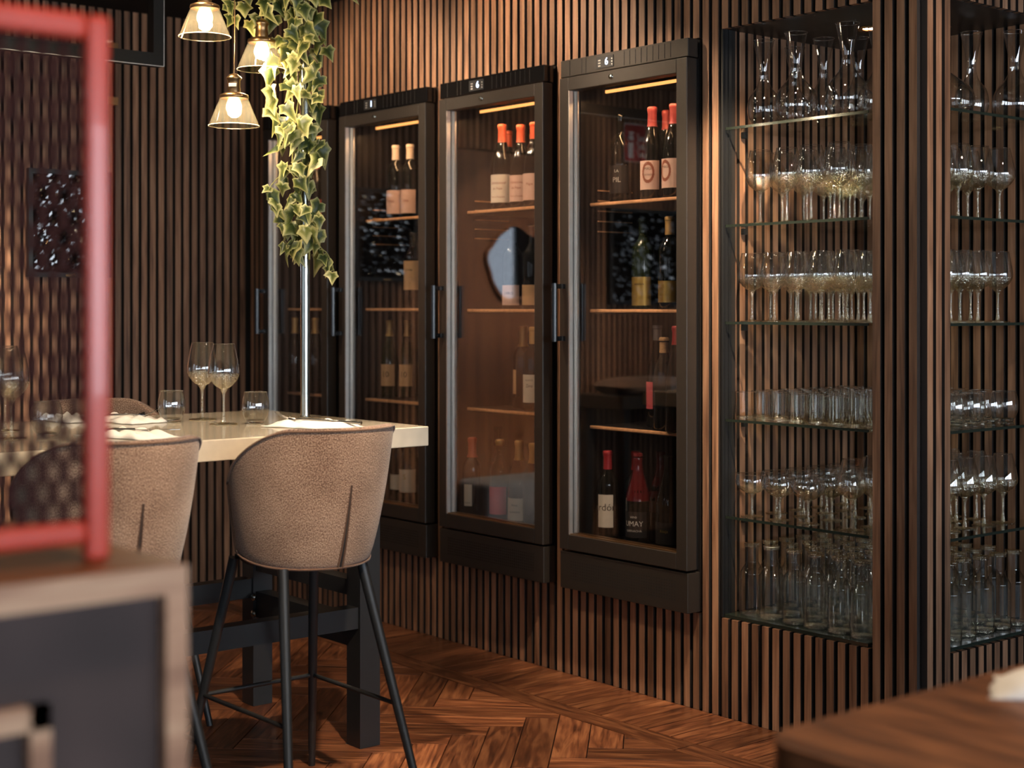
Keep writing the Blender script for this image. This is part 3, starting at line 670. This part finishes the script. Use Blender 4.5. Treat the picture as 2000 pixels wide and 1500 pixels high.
def grid(parts, z, px_, py_, x0, y0, name, label, cat, group, rad, sel=lambda x, y: True, jit=.004, bay='left'):
    cells = {}; x = x0; i = 0
    while x < RX-.012-rad:
        y = y0; j = 0
        while y < NY-rad-.004:
            xx, yy = x+random.uniform(-jit, jit), y+random.uniform(-jit, jit)
            if sel(xx, yy) and seen(xx, yy, rad): cells.setdefault(j if bay == 'left' else -i, []).append((xx if bay == 'left' else yy, xx, yy))
            y += py_; j += 1
        x += px_; i += 1
    n = 0
    for r_, key in enumerate(sorted(cells)):
        row = sorted(cells[key])
        for c_, (_, xx, yy) in enumerate(row):
            lab = label + ', ' + ('front' if r_ == 0 else ORD[r_]) + ' row, ' + ORD[c_] + (' from left' if bay == 'left' else ' from pillar')
            make_glass(parts, name, lab, cat, (xx, yy, z), group); n += 1
    return n
left = lambda x, y: px_of(x, y) < 1780
right = lambda x, y: px_of(x, y) >= 1780
cnt = []
cnt.append(grid(G_RED, SZ[1], .098, .100, -3.050, .062, 'wine_glass', 'large wine glass, second niche shelf left of pillar', 'wine glass', 'large wine glasses on the second niche shelf, left bay', .048, left))
cnt.append(grid(G_RED, SZ[1], .098, .100, -3.050, .062, 'wine_glass', 'large wine glass, second niche shelf right of pillar', 'wine glass', 'large wine glasses on the second niche shelf, right bay', .048, right, bay='right'))
cnt.append(grid(G_WHITE, SZ[2], .091, .092, -3.085, .060, 'wine_glass', 'wine glass, third niche shelf left of pillar', 'wine glass', 'wine glasses on the third niche shelf, left bay', .045, left))
cnt.append(grid(G_WHITE, SZ[2], .091, .092, -3.085, .060, 'wine_glass', 'wine glass, third niche shelf right of pillar', 'wine glass', 'wine glasses on the third niche shelf, right bay', .045, right, bay='right'))
cnt.append(grid(tumb_w, SZ[3], .070, .070, -3.100, .050, 'tumbler', 'straight tumbler, fourth niche shelf left of pillar', 'tumbler', 'straight tumblers on the fourth niche shelf', .033, left))
cnt.append(grid(tumb_b, SZ[3], .085, .086, -3.100+.045, .062, 'tumbler', 'rounded tumbler, fourth niche shelf right of pillar', 'tumbler', 'rounded tumblers on the fourth niche shelf', .041, right, bay='right'))
isC = lambda x, y: left(x, y) and x < -2.83
cnt.append(grid(G_COUPE, SZ[4], .108, .108, -3.085, .062, 'coupe_glass', 'champagne coupe, lowest glass shelf of the niche', 'coupe glass', 'champagne coupes on the lowest niche shelf', .051, isC))
cnt.append(grid(G_TAPER, SZ[4], .092, .094, -3.075, .058, 'wine_glass', 'tapered wine glass beside the coupes, lowest niche shelf', 'wine glass', 'tapered wine glasses on the lowest niche shelf, left bay', .044, lambda x, y: left(x, y) and x > -2.79))
cnt.append(grid(G_TAPER, SZ[4], .092, .094, -3.075, .058, 'wine_glass', 'tapered wine glass, lowest niche shelf right of pillar', 'wine glass', 'tapered wine glasses on the lowest niche shelf, right bay', .044, right, bay='right'))
cnt.append(grid(JAR, NZ0, .083, .083, -3.088, .060, 'carafe_bottle', 'lidded carafe bottle, niche bottom left of pillar', 'carafe', 'lidded carafe bottles at the bottom of the niche, left bay', .040, left))
cnt.append(grid(JAR, NZ0, .083, .083, -3.088, .060, 'carafe_bottle', 'lidded carafe bottle, niche bottom right of pillar', 'carafe', 'lidded carafe bottles at the bottom of the niche, right bay', .040, right, bay='right'))
print('glass counts', cnt)
t = thing('niche_downlight', 'round downlight in the dark ceiling of the glass niche', 'downlight', (-2.85, .333, NZ1))
MB().lathe([(.026, 0), (.040, 0), (.038, -.008), (.026, -.005)], 20).build('bezel', M['brass'], t)
MB().lathe([(0, -.002), (.025, -.002)], 20).build('lens', M['led_w'], t)
spot('niche_beam', (-2.85, .333, NZ1-.012), (-2.85, .333, 0), 85, (1, .80, .56), 50, 1.0, .025, t)

# ---------------------------------------------------------------- bar table
TX0, TX1, TY0, TY1, TZ = -4.33, -3.433, -3.15, -.905, .92
t = thing('bar_table', 'long cream stone bar table on a black steel frame', 'table', (TX1, TY1, 0))
off = Vector((TX1, TY1, 0))
def lb(x0, x1, y0, y1, z0, z1): return (x0-off.x, x1-off.x, y0-off.y, y1-off.y, z0, z1)
MB().box(*lb(TX0, TX1, TY0, TY1, TZ-.055, TZ)).build('table_top', M['stone'], t, bevel=.003)
for lx in (-3.605, -4.20):
    for ly in (-1.01, -2.95): MB().box(*lb(lx-.034, lx+.034, ly-.034, ly+.034, .0065, TZ-.055)).build('leg', M['black'], t)
for lx in (-3.605, -4.20): MB().box(*lb(lx-.025, lx+.025, -2.916, -1.044, .345, .405)).build('side_rail', M['black'], t)
MB().box(*lb(-4.166, -3.639, -1.035, -.985, .285, .365)).build('end_rail', M['black'], t)
MB().box(*lb(-4.166, -3.639, -1.035, -.985, .43, .475)).build('end_rail', M['black'], t)
MB().box(*lb(-4.166, -3.639, -1.035, -.985, .80, TZ-.055)).build('end_rail', M['black'], t)
for q in ((-4.155, -1.045, .35), (-4.155, -1.045, .30)):
    MB().lathe([(.006, 0), (.012, .003), (.010, .009), (0, .010)], 12, M=Matrix.Translation(Vector(q)-off) @ Matrix.Rotation(PI/2, 4, 'X')).build('bolt', M['chrome'], t)
PXY = on_z(596, 815, TZ)
t = thing('pole', 'round chrome pole rising from the bar table wrapped in ivy', 'pole', (PXY[0], PXY[1], TZ))
MB().lathe([(.0142, 0), (.0142, CEIL-TZ)], 24).build('tube', M['chrome'], t)
MB().lathe([(.0142, .0), (.018, .0), (.018, .004), (.0142, .005)], 20).build('collar', M['chrome'], t)

# ---------------------------------------------------------------- bar stools
def stool_proto():
    t = thing('bar_stool', '', 'bar stool', (0,0,0), 0, 'tweed bar stools around the stone bar table')
    nu, nv = 36, 12; TM = math.radians(102)
    def P(u, v, outset=0.0):
        th = -TM + 2*TM*u; c = abs(th)/TM
        ztop = .965 - .135*max(0, (c-.42)/.58)**1.7; zbot = .628 - .004*math.cos(th)
        zb = zbot + .03*c**4
        z = zb + (ztop-zb)*v
        h = max(0.0, (z-.628)/.337)
        s = .80 + .235*h**.75 + .02*math.sin(PI*h)
        a, bb = .215*s, .208*s
        rnd = 1
        return Vector(((a+outset)*math.cos(th)*(1.0 if math.cos(th) > 0 else .75) - .010 + .022*h, (bb+outset)*math.sin(th), z))
    vs = []; fs = []
    for j in range(nv+1):
        for i in range(nu+1): vs.append(P(i/nu, j/nv))
    for j in range(nv):
        for i in range(nu): a = j*(nu+1)+i; fs.append((a, a+1, a+nu+2, a+nu+1))
    b = MB().add(vs, fs, True); me = b.mesh('backrest', M['tweed'], fix=False)
    uv = me.uv_layers.new(name='UVMap')
    for l in me.loops:
        i, j = l.vertex_index % (nu+1), l.vertex_index//(nu+1); uv.data[l.index].uv = (i/nu*.78, j/nv*.34)
    o = link('backrest', me, t)
    m = o.modifiers.new('solidify', 'SOLIDIFY'); m.thickness = .026; m.offset = -1
    m = o.modifiers.new('bevel', 'BEVEL'); m.width = .009; m.segments = 3; m.limit_method = 'ANGLE'; m.angle_limit = math.radians(50)
    # piping along the shell edge, centre seam
    top = [P(i/72, 1, -.002) + Vector((0,0,-.006)) for i in range(73)]; 
    edge = [P(0, j/12, .001) for j in range(13)] + [P(i/72, 1, .001)+Vector((0,0,-.004)) for i in range(73)] + [P(1, 1-j/12, .001) for j in range(13)] + [P(1-i/72, 0, .001) for i in range(73)]
    pb = MB().tube(edge, .0030, 6); pme = pb.mesh('piping', M['piping']); uvp = pme.uv_layers.new(name='UVMap')
    link('piping', pme, t)
    seam = [P(.5, j/12*.60, .0006) for j in range(13)]
    for dx in (-.0065, .0065):
        MB().tube([p+Vector((0, dx*(1-k/16), 0)) for k, p in enumerate(seam)], [.0034*(1-.7*k/12) for k in range(13)], 6).build('seam', M['piping'], t)
    MB().tube([p+Vector((-.0004, 0, 0)) for p in seam], [.0032*(1-.8*k/12) for k in range(13)], 6).build('seam', M['ink'], t)
    # seat cushion
    sp = smooth([(0, .618), (.120, .618), (.140, .632), (.146, .655), (.132, .674), (.07, .684), (0, .686)], 3)
    MB().lathe(sp, 28, M=Matrix.Translation((-.035, 0, 0)) @ Matrix.Diagonal((1.08, 1.02, 1, 1))).build('seat', M['leather'], t)
    MB().box(-.14, .11, -.12, .11, .622, .634).build('seat_plate', M['black'], t, bevel=.004)
    tops = {(1,-1): (.105, -.125), (1,1): (.105, .100), (-1,1): (-.13, .11), (-1,-1): (-.13, -.125)}
    bots = {(1,-1): (.255, -.195), (1,1): (.225, .205), (-1,1): (-.275, .195), (-1,-1): (-.275, -.20)}
    def LP(k, z): f = (.625-z)/.6185; return Vector((tops[k][0]+(bots[k][0]-tops[k][0])*f, tops[k][1]+(bots[k][1]-tops[k][1])*f, z))
    for k in tops:
        MB().tube([LP(k, .625), LP(k, .30), LP(k, .0065)], [.0135, .012, .0095], 12).build('leg', M['black'], t)
    for k1, k2 in (((-1,1), (-1,-1)), ((-1,1), (1,1)), ((-1,-1), (1,-1))):
        MB().tube([LP(k1, .27), LP(k2, .27)], .006, 8).build('footrest_bar', M['black'], t)
    return t
st = stool_proto()
st.location = (-3.255, -1.425, 0); st['label'] = 'tweed bar stool with its back to the camera at the table corner'
dup(st, (-3.255, -1.965, 0), 0.0, 'tweed bar stool partly behind the blurred red frame')
dup(st, (-4.330, -1.455, 0), PI, 'tweed bar stool on the far side of the table, only its rim showing above')

# ---------------------------------------------------------------- table setting
def on_table(px, row, dz=0): x, y = on_z(px, row, TZ); return (x, y, TZ+dz)
def setting(parts, name, label, cat, px, row, group=None): make_glass(parts, name, label, cat, on_table(px, row, .0004), group)
G_TABLE = wine_parts(.230, .0455, .031, .098, .040)
setting(G_TABLE, 'wine_glass', 'clear wine glass in front of the pair on the bar table', 'wine glass', 437, 829)
setting(G_TABLE, 'wine_glass', 'clear wine glass at the back of the pair on the bar table', 'wine glass', 395, 820)
setting(G_TABLE, 'wine_glass', 'clear wine glass at the left picture edge on the bar table', 'wine glass', 22, 857)
setting(G_TABLE, 'wine_glass', 'clear wine glass behind the one at the left picture edge', 'wine glass', 10, 842)
setting(tumb_b, 'tumbler', 'rounded tumbler left of the pair of wine glasses on the bar table', 'tumbler', 335, 824)
setting(tumb_b, 'tumbler', 'rounded tumbler right of the pair of wine glasses near the pole', 'tumbler', 499, 827)
setting(tumb_b, 'tumbler', 'rounded tumbler at the left seen through the red mesh frame', 'tumbler', 92, 853)
def napkin(label, loc, rz, L=.27, W=.125, seed=1, name='napkin'):
    rnd = random.Random(seed); n, m = 26, 12; vs = []; fs = []
    for lay in (0, 1):
        for j in range(m+1):
            for i in range(n+1):
                u, v = i/n-.5, j/m-.5
                z = (.0125 if lay else .001) + (.007*math.sin(u*21+seed)*abs(v)*2 + .005*math.sin(v*17+u*6+seed) if lay else 0)
                e = max(abs(u), abs(v))*2
                if lay: z = .001 + (z-.001)*(1-max(0, e-.82)/.18*.8)
                vs.append((u*L*(1+.02*math.sin(v*11+seed)), v*W*(1+.06*math.sin(u*13+seed)), z))
    o = (n+1)*(m+1)
    for j in range(m):
        for i in range(n):
            a = j*(n+1)+i; fs.append((a, a+n+1, a+n+2, a+1)); fs.append((o+a, o+a+1, o+a+n+2, o+a+n+1))
    rim = [i for i in range(n+1)] + [j*(n+1)+n for j in range(1, m+1)] + [m*(n+1)+i for i in range(n-1, -1, -1)] + [j*(n+1) for j in range(m-1, 0, -1)]
    for k in range(len(rim)): a, c = rim[k], rim[(k+1) % len(rim)]; fs.append((a, c, o+c, o+a))
    t = MB().add(vs, fs, True).build(name, M['linen'], None, loc, rz); return tag(t, label, 'napkin')
def fork(label, loc, rz):
    t = thing('fork', label, 'fork', loc, rz)
    MB().tube([(-.10, 0, .002), (-.04, 0, .006), (.02, 0, .008), (.045, 0, .006)], [.0045, .0032, .0025, .003], 8).build('handle', M['steel'], t)
    MB().tube([(.045, 0, .006), (.056, 0, .004), (.064, 0, .005)], [.003, .0095, .0105], 8).build('neck', M['steel'], t)
    for k in range(4):
        y = -.0088+k*.0059; MB().tube([(.063, y, .005), (.085, y, .013), (.108, y, .026)], [.0016, .0014, .0009], 6).build('tine', M['steel'], t)
    return t
def knife(label, loc, rz):
    t = thing('knife', label, 'knife', loc, rz)
    MB().tube([(-.11, 0, .003), (-.05, 0, .004), (0, 0, .004)], [.005, .0045, .004], 8).build('handle', M['steel'], t)
    MB().prism([(0, -.004), (.09, -.007), (.115, 0), (.10, .006), (0, .004)], .003, .0045).build('blade', M['steel'], t)
    return t
a = on_table(540, 831); c = on_table(692, 838); ang = math.atan2(c[1]-a[1], c[0]-a[0])
mid = ((a[0]+c[0])/2, (a[1]+c[1])/2, TZ+.0003)
napkin('folded white linen napkin beside the chrome pole', mid, ang, seed=1)
fork('steel fork resting on the napkin beside the chrome pole', (mid[0]-.015, mid[1]-.005, TZ+.0145), ang+PI+.16)
knife('steel knife resting on the napkin beside the chrome pole', (mid[0]+.03, mid[1]+.03, TZ+.0135), ang+PI-.05)
p = on_table(240, 823); napkin('folded white napkin on the far side of the bar table', (p[0], p[1], TZ+.0003), .15, seed=4)
fork('steel fork on the far side napkin', (p[0]+.02, p[1]-.01, TZ+.0145), 1.0)
p = on_table(250, 853); napkin('folded white napkin in front of the stool behind the red frame', (p[0], p[1], TZ+.0003), .25, seed=8)
knife('steel knife on the napkin in front of the stool behind the red frame', (p[0]+.0, p[1]+.02, TZ+.0135), .95)
p = on_table(132, 822); napkin('small folded white napkin at the far edge behind the red frame', (p[0], p[1], TZ+.0003), .1, L=.2, W=.1, seed=9)

# ---------------------------------------------------------------- pendant lamps
def pendant(label, px, row, tt, withlab=False):
    d = ray(px, row); P = CAM + d*tt
    t = thing('pendant_lamp', label, 'pendant lamp', P, 0, 'cluster of glass pendant lamps over the bar table')
    MB().lathe([(.0735, 0), (.040, .082)], 32).build('glass_shade', M['shade'], t)
    MB().lathe([(.0728, -.0008), (.0746, -.0008), (.0746, .0016), (.0728, .0016)], 32).build('shade_rim', M['shade_rim'], t)
    MB().lathe([(0, .096), (.026, .096), (.041, .090), (.043, .082), (.040, .079)], 24).build('collar', M['brass'], t)
    MB().lathe([(.019, .096), (.0195, .108), (.0185, .112), (.0185, .132), (.022, .136), (.022, .141), (.012, .150), (.004, .153), (0, .153)], 20).build('socket', M['brass'], t)
    for s in (-1, 1): MB().tube([(s*.041, 0, .086), (s*.050, 0, .087)], [.002, .003], 6).build('screw', M['brass'], t)
    MB().lathe(smooth([(0, .030), (.012, .033), (.021, .045), (.0225, .058), (.018, .072), (.012, .082), (0, .083)], 3), 20).build('bulb', M['bulb'], t)
    MB().tube([(0, 0, .150), (.002, .002, .25), (0, 0, CEIL-P.z)], .0022, 6).build('cord', M['brass'], t)
    MB().lathe([(.045, 0), (.045, -.02), (0, -.022)], 20, M=Matrix.Translation((0, 0, CEIL-P.z))).build('ceiling_rose', M['black'], t)
    if withlab: MB().box(-.012, .010, -.0215, -.0195, .112, .122, Matrix.Rotation(.9, 4, 'Z')).build('sticker', M['paper'], t)
    l = bpy.data.lights.new('bulb_light', 'POINT'); l.energy = 4.5; l.color = (1, .80, .56); l.shadow_soft_size = .024
    link('bulb_light', l, t, (0, 0, .012))
    return t
pendant('lowest glass cone pendant lamp with a white sticker on its socket', 457, 246, .00149, True)
pendant('highest glass cone pendant lamp, cut by the top of the picture', 400, 72, .00146)
pendant('middle glass cone pendant lamp touching the ivy', 511, 136, .00154)

# ---------------------------------------------------------------- ivy
LOBES = [(0, .02), (.10, -.10), (.30, -.16), (.34, .02), (.50, .20), (.30, .34), (.22, .48), (.0, 1.0), (-.22, .48), (-.30, .34), (-.50, .20), (-.34, .02), (-.30, -.16), (-.10, -.10)]
def leaf_mesh(fold, curl, seed):
    r = random.Random(seed); out = [(x*(1+r.uniform(-.12, .12)), y*(1+r.uniform(-.08, .08))) for x, y in LOBES]
    ctr = [(0, .05), (0, .28), (0, .55)]
    def z(x, y): return -fold*abs(x) - curl*max(0, y)**2 + .05*math.sin(9*x+4*y)
    inner = [(x*.5, y*.5+.12) for x, y in out]
    vs = [(x, y, z(x, y)) for x, y in out] + [(x, y, z(x, y)) for x, y in inner] + [(0, .16, z(0, .16)+.02)]
    n = len(out); fs = [(i, (i+1) % n, n+(i+1) % n, n+i) for i in range(n)] + [(n+i, n+(i+1) % n, 2*n) for i in range(n)]
    b = MB().add(vs, fs, True); me = b.mesh('leaf', M['leaf'], fix=False)
    at = me.attributes.new('rim', 'FLOAT', 'POINT')
    for i in range(len(vs)): at.data[i].value = 1.0 if i < n else (.28 if i < 2*n else .0)
    return me
LM = [leaf_mesh(f, c, s) for s, (f, c) in enumerate(((.15, .25), (.35, .1), (.05, .45), (.5, .3), (.25, -.15), (.1, .7)))]
ivy = thing('ivy_garland', 'variegated green ivy garland twined around the chrome pole', 'ivy', (PXY[0], PXY[1], 1.35))
LAT = Vector((math.sin(YAW), math.cos(YAW), 0)); TOC = Vector((math.cos(YAW), -math.sin(YAW), 0))
r = random.Random(11)
def centre(z): return LAT*(.012*math.sin((z-1.35)*9) - .012) 
def add_leaf(p, size, down=1.0):
    n = (TOC*r.uniform(.3, 1.2) + LAT*r.uniform(-.8, .8) + Vector((0, 0, r.uniform(-.2, .8)))).normalized()
    tip = (Vector((0, 0, -down)) + LAT*r.uniform(-.9, .9) + TOC*r.uniform(-.2, .5)).normalized()
    tip = (tip - n*tip.dot(n)).normalized(); xx = tip.cross(n)
    o = link('leaf', r.choice(LM), ivy, p)
    mt = Matrix((xx, tip, n)).transposed().to_4x4(); o.matrix_local = Matrix.Translation(p) @ mt @ Matrix.Scale(size, 4)
for k in range(205):
    z = r.uniform(.06, 1.10)
    a = r.uniform(0, 2*PI); rad = r.uniform(.022, .085)*(.75+.25*min(1, z/.3))
    p = centre(1.35+z) + LAT*math.cos(a)*rad + TOC*(.02+abs(math.sin(a))*rad*.9*(1 if r.random() < .8 else -1)) + Vector((0, 0, z))
    add_leaf(p, r.uniform(.042, .070))
for k in range(52):      # canopy near the ceiling spreading left and right
    q = r.uniform(-.26, .17); p = LAT*q + TOC*r.uniform(-.05, .08) + Vector((0, 0, (.77 + r.uniform(-.02, .28) + abs(q)*.10))); add_leaf(p, r.uniform(.04, .065))
for k in range(9):       # trailing end at the lower right
    f = k/8; p = LAT*(.012+.075*f) + TOC*(.03+r.uniform(0, .02)) + Vector((0, 0, .15-.14*f)); add_leaf(p, r.uniform(.035, .050))
for k in range(7):       # trailing loop at the left
    f = k/6; p = LAT*(-.105+.04*f) + TOC*.03 + Vector((0, 0, .27-.11*f)); add_leaf(p, r.uniform(.035, .050))
for s in range(4):
    pts = []
    for k in range(60):
        z = .05+1.1*k/59; a = z*(9+s)+s*1.7; rad = .020+.010*math.sin(z*7+s); pts.append(centre(1.35+z) + LAT*math.cos(a)*rad + TOC*math.sin(a)*rad + Vector((0, 0, z)))
    MB().tube(pts, .0022 if s % 2 else .003, 6).build('stem', M['stem'] if s % 2 else M['stemgreen'], ivy)
MB().tube([LAT*(.012+.08*k/10) + TOC*.035 + Vector((0, 0, .17-.15*k/10+.01*math.sin(k))) for k in range(11)], .0018, 6).build('stem', M['stemgreen'], ivy)
MB().tube([LAT*(-.02-.09*math.sin(k/12*PI)) + TOC*.035 + Vector((0, 0, .34-.20*k/12)) for k in range(13)], .0018, 6).build('stem', M['stemgreen'], ivy)

# ---------------------------------------------------------------- left wall: framed reliefs, wooden door with wavy mirror, sign, brass plates, hanging rack
def relief(label, y0, y1, z0, z1, seed):
    t = thing('framed_relief', label, 'picture', (WX, (y0+y1)/2, z0)); W, H = y1-y0, z1-z0; f = .02
    MB().box(.001, .028, -W/2, -W/2+f, 0, H).box(.001, .028, W/2-f, W/2, 0, H).box(.001, .028, -W/2+f, W/2-f, 0, f).box(.001, .028, -W/2+f, W/2-f, H-f, H).build('frame', M['black'], t)
    rr = random.Random(seed); n, m = 26, 32; vs = []; fs = []
    for j in range(m+1):
        for i in range(n+1): vs.append((.006+rr.uniform(0, .0075), (i/n-.5)*(W-2*f), f+(H-2*f)*j/m))
    for j in range(m):
        for i in range(n): a = j*(n+1)+i; fs.append((a, a+1, a+n+2, a+n+1))
    o = MB().add(vs, fs, False).build('glossy_relief', M['relief'], t)
    MB().box(.028, .030, -.02, .02, .004, .012).build('plaque', M['brass'], t)
relief('black framed glossy relief hung on the left slatted wall behind the red frame', -1.02, -.66, 1.38, 1.825, 3)
relief('larger black framed glossy relief reflected in the cooler beside the niche', -2.86, -2.32, 1.27, 1.80, 5)
dr = struct(MB().box(WX-.019, WX+.001, PY0, PY1, .0065, 2.05).build('door_1', M['panelwood']))
MB().box(WX+.0012, WX+.006, PY0+.0, PY0+.02, 0.01, 2.05).build('door_edge', M['black'], dr)
t = thing('wavy_mirror', 'wavy edged round mirror with wooden rim on the wooden door', 'mirror', (WX, -1.66, 1.48))
out = []; out2 = []
for k in range(96):
    a = 2*PI*k/96; rr = .195*(1+.045*math.sin(5*a+.6)+.02*math.sin(9*a)); out.append((rr*math.cos(a), rr*math.sin(a))); out2.append((rr*.93*math.cos(a), rr*.93*math.sin(a)))
RM = Matrix.Rotation(PI/2, 4, 'Z') @ Matrix.Rotation(PI/2, 4, 'X')
for nm, ou, z0, z1, mt in (('rim', out, .003, .020, 'panelwood'), ('silvered_glass', out2, .0205, .0225, 'mirror')):
    bb = MB().prism(ou, z0, z1); bb.v = [tuple(RM @ Vector(v)) for v in bb.v]; bb.build(nm, M[mt], t)
t = thing('fire_extinguisher_sign', 'red square fire extinguisher sign on the left slatted wall', 'sign', (WX+.002, -2.53, 2.165))
MB().box(0, .003, -.085, .085, -.105, .105).build('plate', M['signwhite'], t); MB().box(.003, .0036, -.081, .081, -.101, .101).build('red_field', M['signred'], t)
e = MB().box(.0036, .0042, .015, .055, -.085, .035).box(.0036, .0042, .025, .045, .035, .05).box(.0036, .0042, .010, .050, .05, .06); e.build('extinguisher_symbol', M['signwhite'], t)
MB().box(.0042, .0046, .018, .052, .0, .015).build('symbol_band', M['signred'], t)
for k in range(3):
    MB().tube([(.0042, -.065+.004*i, -.08+.045*k+.018*math.sin(i*.55)+.008*i*.3) for i in range(14)], .005, 6).build('flame_symbol', M['signwhite'], t)
for zz, nm in ((2.36, 'upper'), (2.13, 'lower')):
    o = MB().box(.001, .012, -.024, .024, -.018, .018).build('brass_plate', M['brass'], None, (WX, -.645, zz), 0, bevel=.002); tag(o, nm + ' small brass plate on the left slatted wall beside the red frame', 'plate')
t = thing('hanging_rack', 'thin black metal rack hanging from the ceiling at upper left', 'rack', (-4.9, -.99, 2.10))
MB().box(-.02, .02, -1.1, 0, 0, .045).build('bottom_bar', M['blackiron'], t); MB().box(-.02, .02, -.038, 0, .045, CEIL-2.10).build('upright', M['blackiron'], t); MB().box(-.02, .02, -1.1, -1.055, .045, CEIL-2.10).build('upright', M['blackiron'], t)
MB().box(.018, .022, 0, .002, 0, CEIL-2.10).build('edge_glint', M['alu'], t); MB().box(.0205, .0215, -1.1, 0, -.001, .001).build('edge_glint', M['alu'], t)  # aluminium strips stand in for the light caught along the rack edges

# ---------------------------------------------------------------- foreground left: cabinet with red framed mesh screen
KX, KY, KZ = -1.345, -2.751, 1.006
t = thing('cabinet', 'blurred wooden cabinet with blond trim at the lower left', 'cabinet', (KX, KY, 0))
MB().box(-.40, -.012, -.90, -.012, .0, KZ-.03).build('body', M['charcoal'], t)
MB().box(-.40, 0, -.90, 0, KZ-.026, KZ).build('top', M['cabtop'], t, bevel=.003)
MB().box(0, .003, -.90, .003, KZ-.029, KZ-.002).build('edge_trim', M['ashwood'], t)
MB().box(-.012, .003, -.020, .003, 0, KZ-.029).build('corner_trim', M['ashwood'], t)
fr = MB().box(-.012, .002, -.155, -.135, .55, .890).box(-.012, .002, -.40, -.135, .868, .890).box(-.012, .002, -.40, -.155, .55, .57); fr.build('inner_frame', M['ashwood'], t)
FX, FY = -1.412, -2.812
t = thing('mesh_screen', 'blurred red metal framed mesh screen standing on the cabinet at left', 'screen', (FX, FY, KZ))
h = .536; d = .010; wv = .024
MB().box(-d, d, -wv/2, wv/2, 0, h).build('upright', M['red'], t, bevel=.006, seg=3)
MB().box(-d, d, -.62-wv/2, -.62+wv/2, 0, h).build('upright', M['red'], t, bevel=.006, seg=3)
MB().box(-d, d, -.62+wv/2, -wv/2, h-.026, h).build('top_bar', M['red'], t, bevel=.006, seg=3)
MB().box(-d, d, -.62+wv/2, -wv/2, .018, .040).build('bottom_bar', M['red'], t, bevel=.006, seg=3)
wm = MB(); p_y, p_z = .021, .041; y0, y1, z0, z1 = -.605, -.014, .040, h-.026
def clipseg(a, b):
    (ya, za), (yb, zb) = a, b; t0, t1 = 0, 1
    for p, q in ((-(yb-ya), ya-y0), (yb-ya, y1-ya), (-(zb-za), za-z0), (zb-za, z1-za)):
        if p == 0: continue
        u = q/p
        if p < 0: t0 = max(t0, u)
        else: t1 = min(t1, u)
    return (ya+(yb-ya)*t0, za+(zb-za)*t0, ya+(yb-ya)*t1, za+(zb-za)*t1) if t0 < t1 else None
sl = p_z/p_y; c0 = -80
for s_ in (-1, 1):
    for k in range(-80, 120):
        base = y0 + k*p_y
        g = clipseg((base, z0 if s_ > 0 else z1), (base+1.0, (z0 if s_ > 0 else z1)+s_*sl))
        if g: wm.tube([(s_*.0006, g[0], g[1]), (s_*.0006, g[2], g[3])], .0034, 6, cap=False)
o = wm.build('wire_mesh', M['mesh'], t); o['kind'] = 'stuff'

# ---------------------------------------------------------------- foreground right: walnut table with napkin
t = thing('dining_table', 'walnut dining table corner with rounded edge at lower right', 'table', (-1.19, -2.10, 0))
out = []
Rr = .07
for cx, cyy, a0 in ((Rr, Rr, PI), (1.3-Rr, Rr, 1.5*PI), (1.3-Rr, 1.6-Rr, 0), (Rr, 1.6-Rr, .5*PI)):
    for k in range(9): a = a0+k/8*PI/2; out.append((cx+Rr*math.cos(a), cyy+Rr*math.sin(a)))
MB().prism(out, .712, .75).build('table_top', M['tabletop'], t, bevel=.008, seg=3)
MB().lathe([(.04, .02), (.04, .712)], 20, M=Matrix.Translation((.75, .8, 0))).build('column', M['black'], t)
MB().lathe([(0, .007), (.30, .007), (.30, .014), (.04, .022), (0, .022)], 28, M=Matrix.Translation((.75, .8, 0))).build('base', M['black'], t)
x, y = on_z(1990, 1338, .75); napkin('folded white napkin on the walnut table at the right edge', (x+.10, y+.02, .7503), .5, L=.26, W=.12, seed=21)

# ---------------------------------------------------------------- seen in the door reflections: high table with cushion, pale pouf
t = thing('bench', 'low pale fabric bench against the wooden door, mirrored in a cooler', 'bench', (-5.88, -1.53, 0))
MB().box(-.13, .13, -.26, .27, .10, .40).build('seat', M['pouf'], t, bevel=.03, seg=3)
for sx in (-.10, .10):
    for sy in (-.20, .22): MB().box(sx-.02, sx+.02, sy-.02, sy+.02, .0, .10).build('leg', M['black'], t)

t = thing('console_table', 'high dark console against the left wall, mirrored in the cooler beside the niche', 'console', (-5.86, -2.50, 0))
MB().box(-.17, .17, -.42, .40, .72, .79).build('top', M['cooler'], t, bevel=.004)
for sx in (-.14, .14):
    for sy in (-.38, .36): MB().box(sx-.02, sx+.02, sy-.02, sy+.02, .0, .72).build('leg', M['black'], t)
t = thing('cushion', 'brown tweed cushion lying on the dark console', 'cushion', (-5.86, -2.42, .7905))
n = 16; vs = []; fs = []
for lay in (1, 0):
    for j in range(n+1):
        for i in range(n+1):
            u, v = 2*i/n-1, 2*j/n-1; h = max(0, (1-u**4)*(1-v**4))**.5
            vs.append((u*.14*(1-.06*(1-h)), v*.27, .045+(.045*h if lay else -.044*min(1, h*1.3))))
o_ = (n+1)**2
for j in range(n):
    for i in range(n): a = j*(n+1)+i; fs.append((a, a+1, a+n+2, a+n+1)); fs.append((o_+a, o_+a+n+1, o_+a+n+2, o_+a+1))
me = MB().add(vs, fs, True).mesh('cover', M['tweed'])
uv = me.uv_layers.new(name='UVMap')
for l in me.loops: p = me.vertices[l.vertex_index].co; uv.data[l.index].uv = (p.x, p.y)
link('cover', me, t)
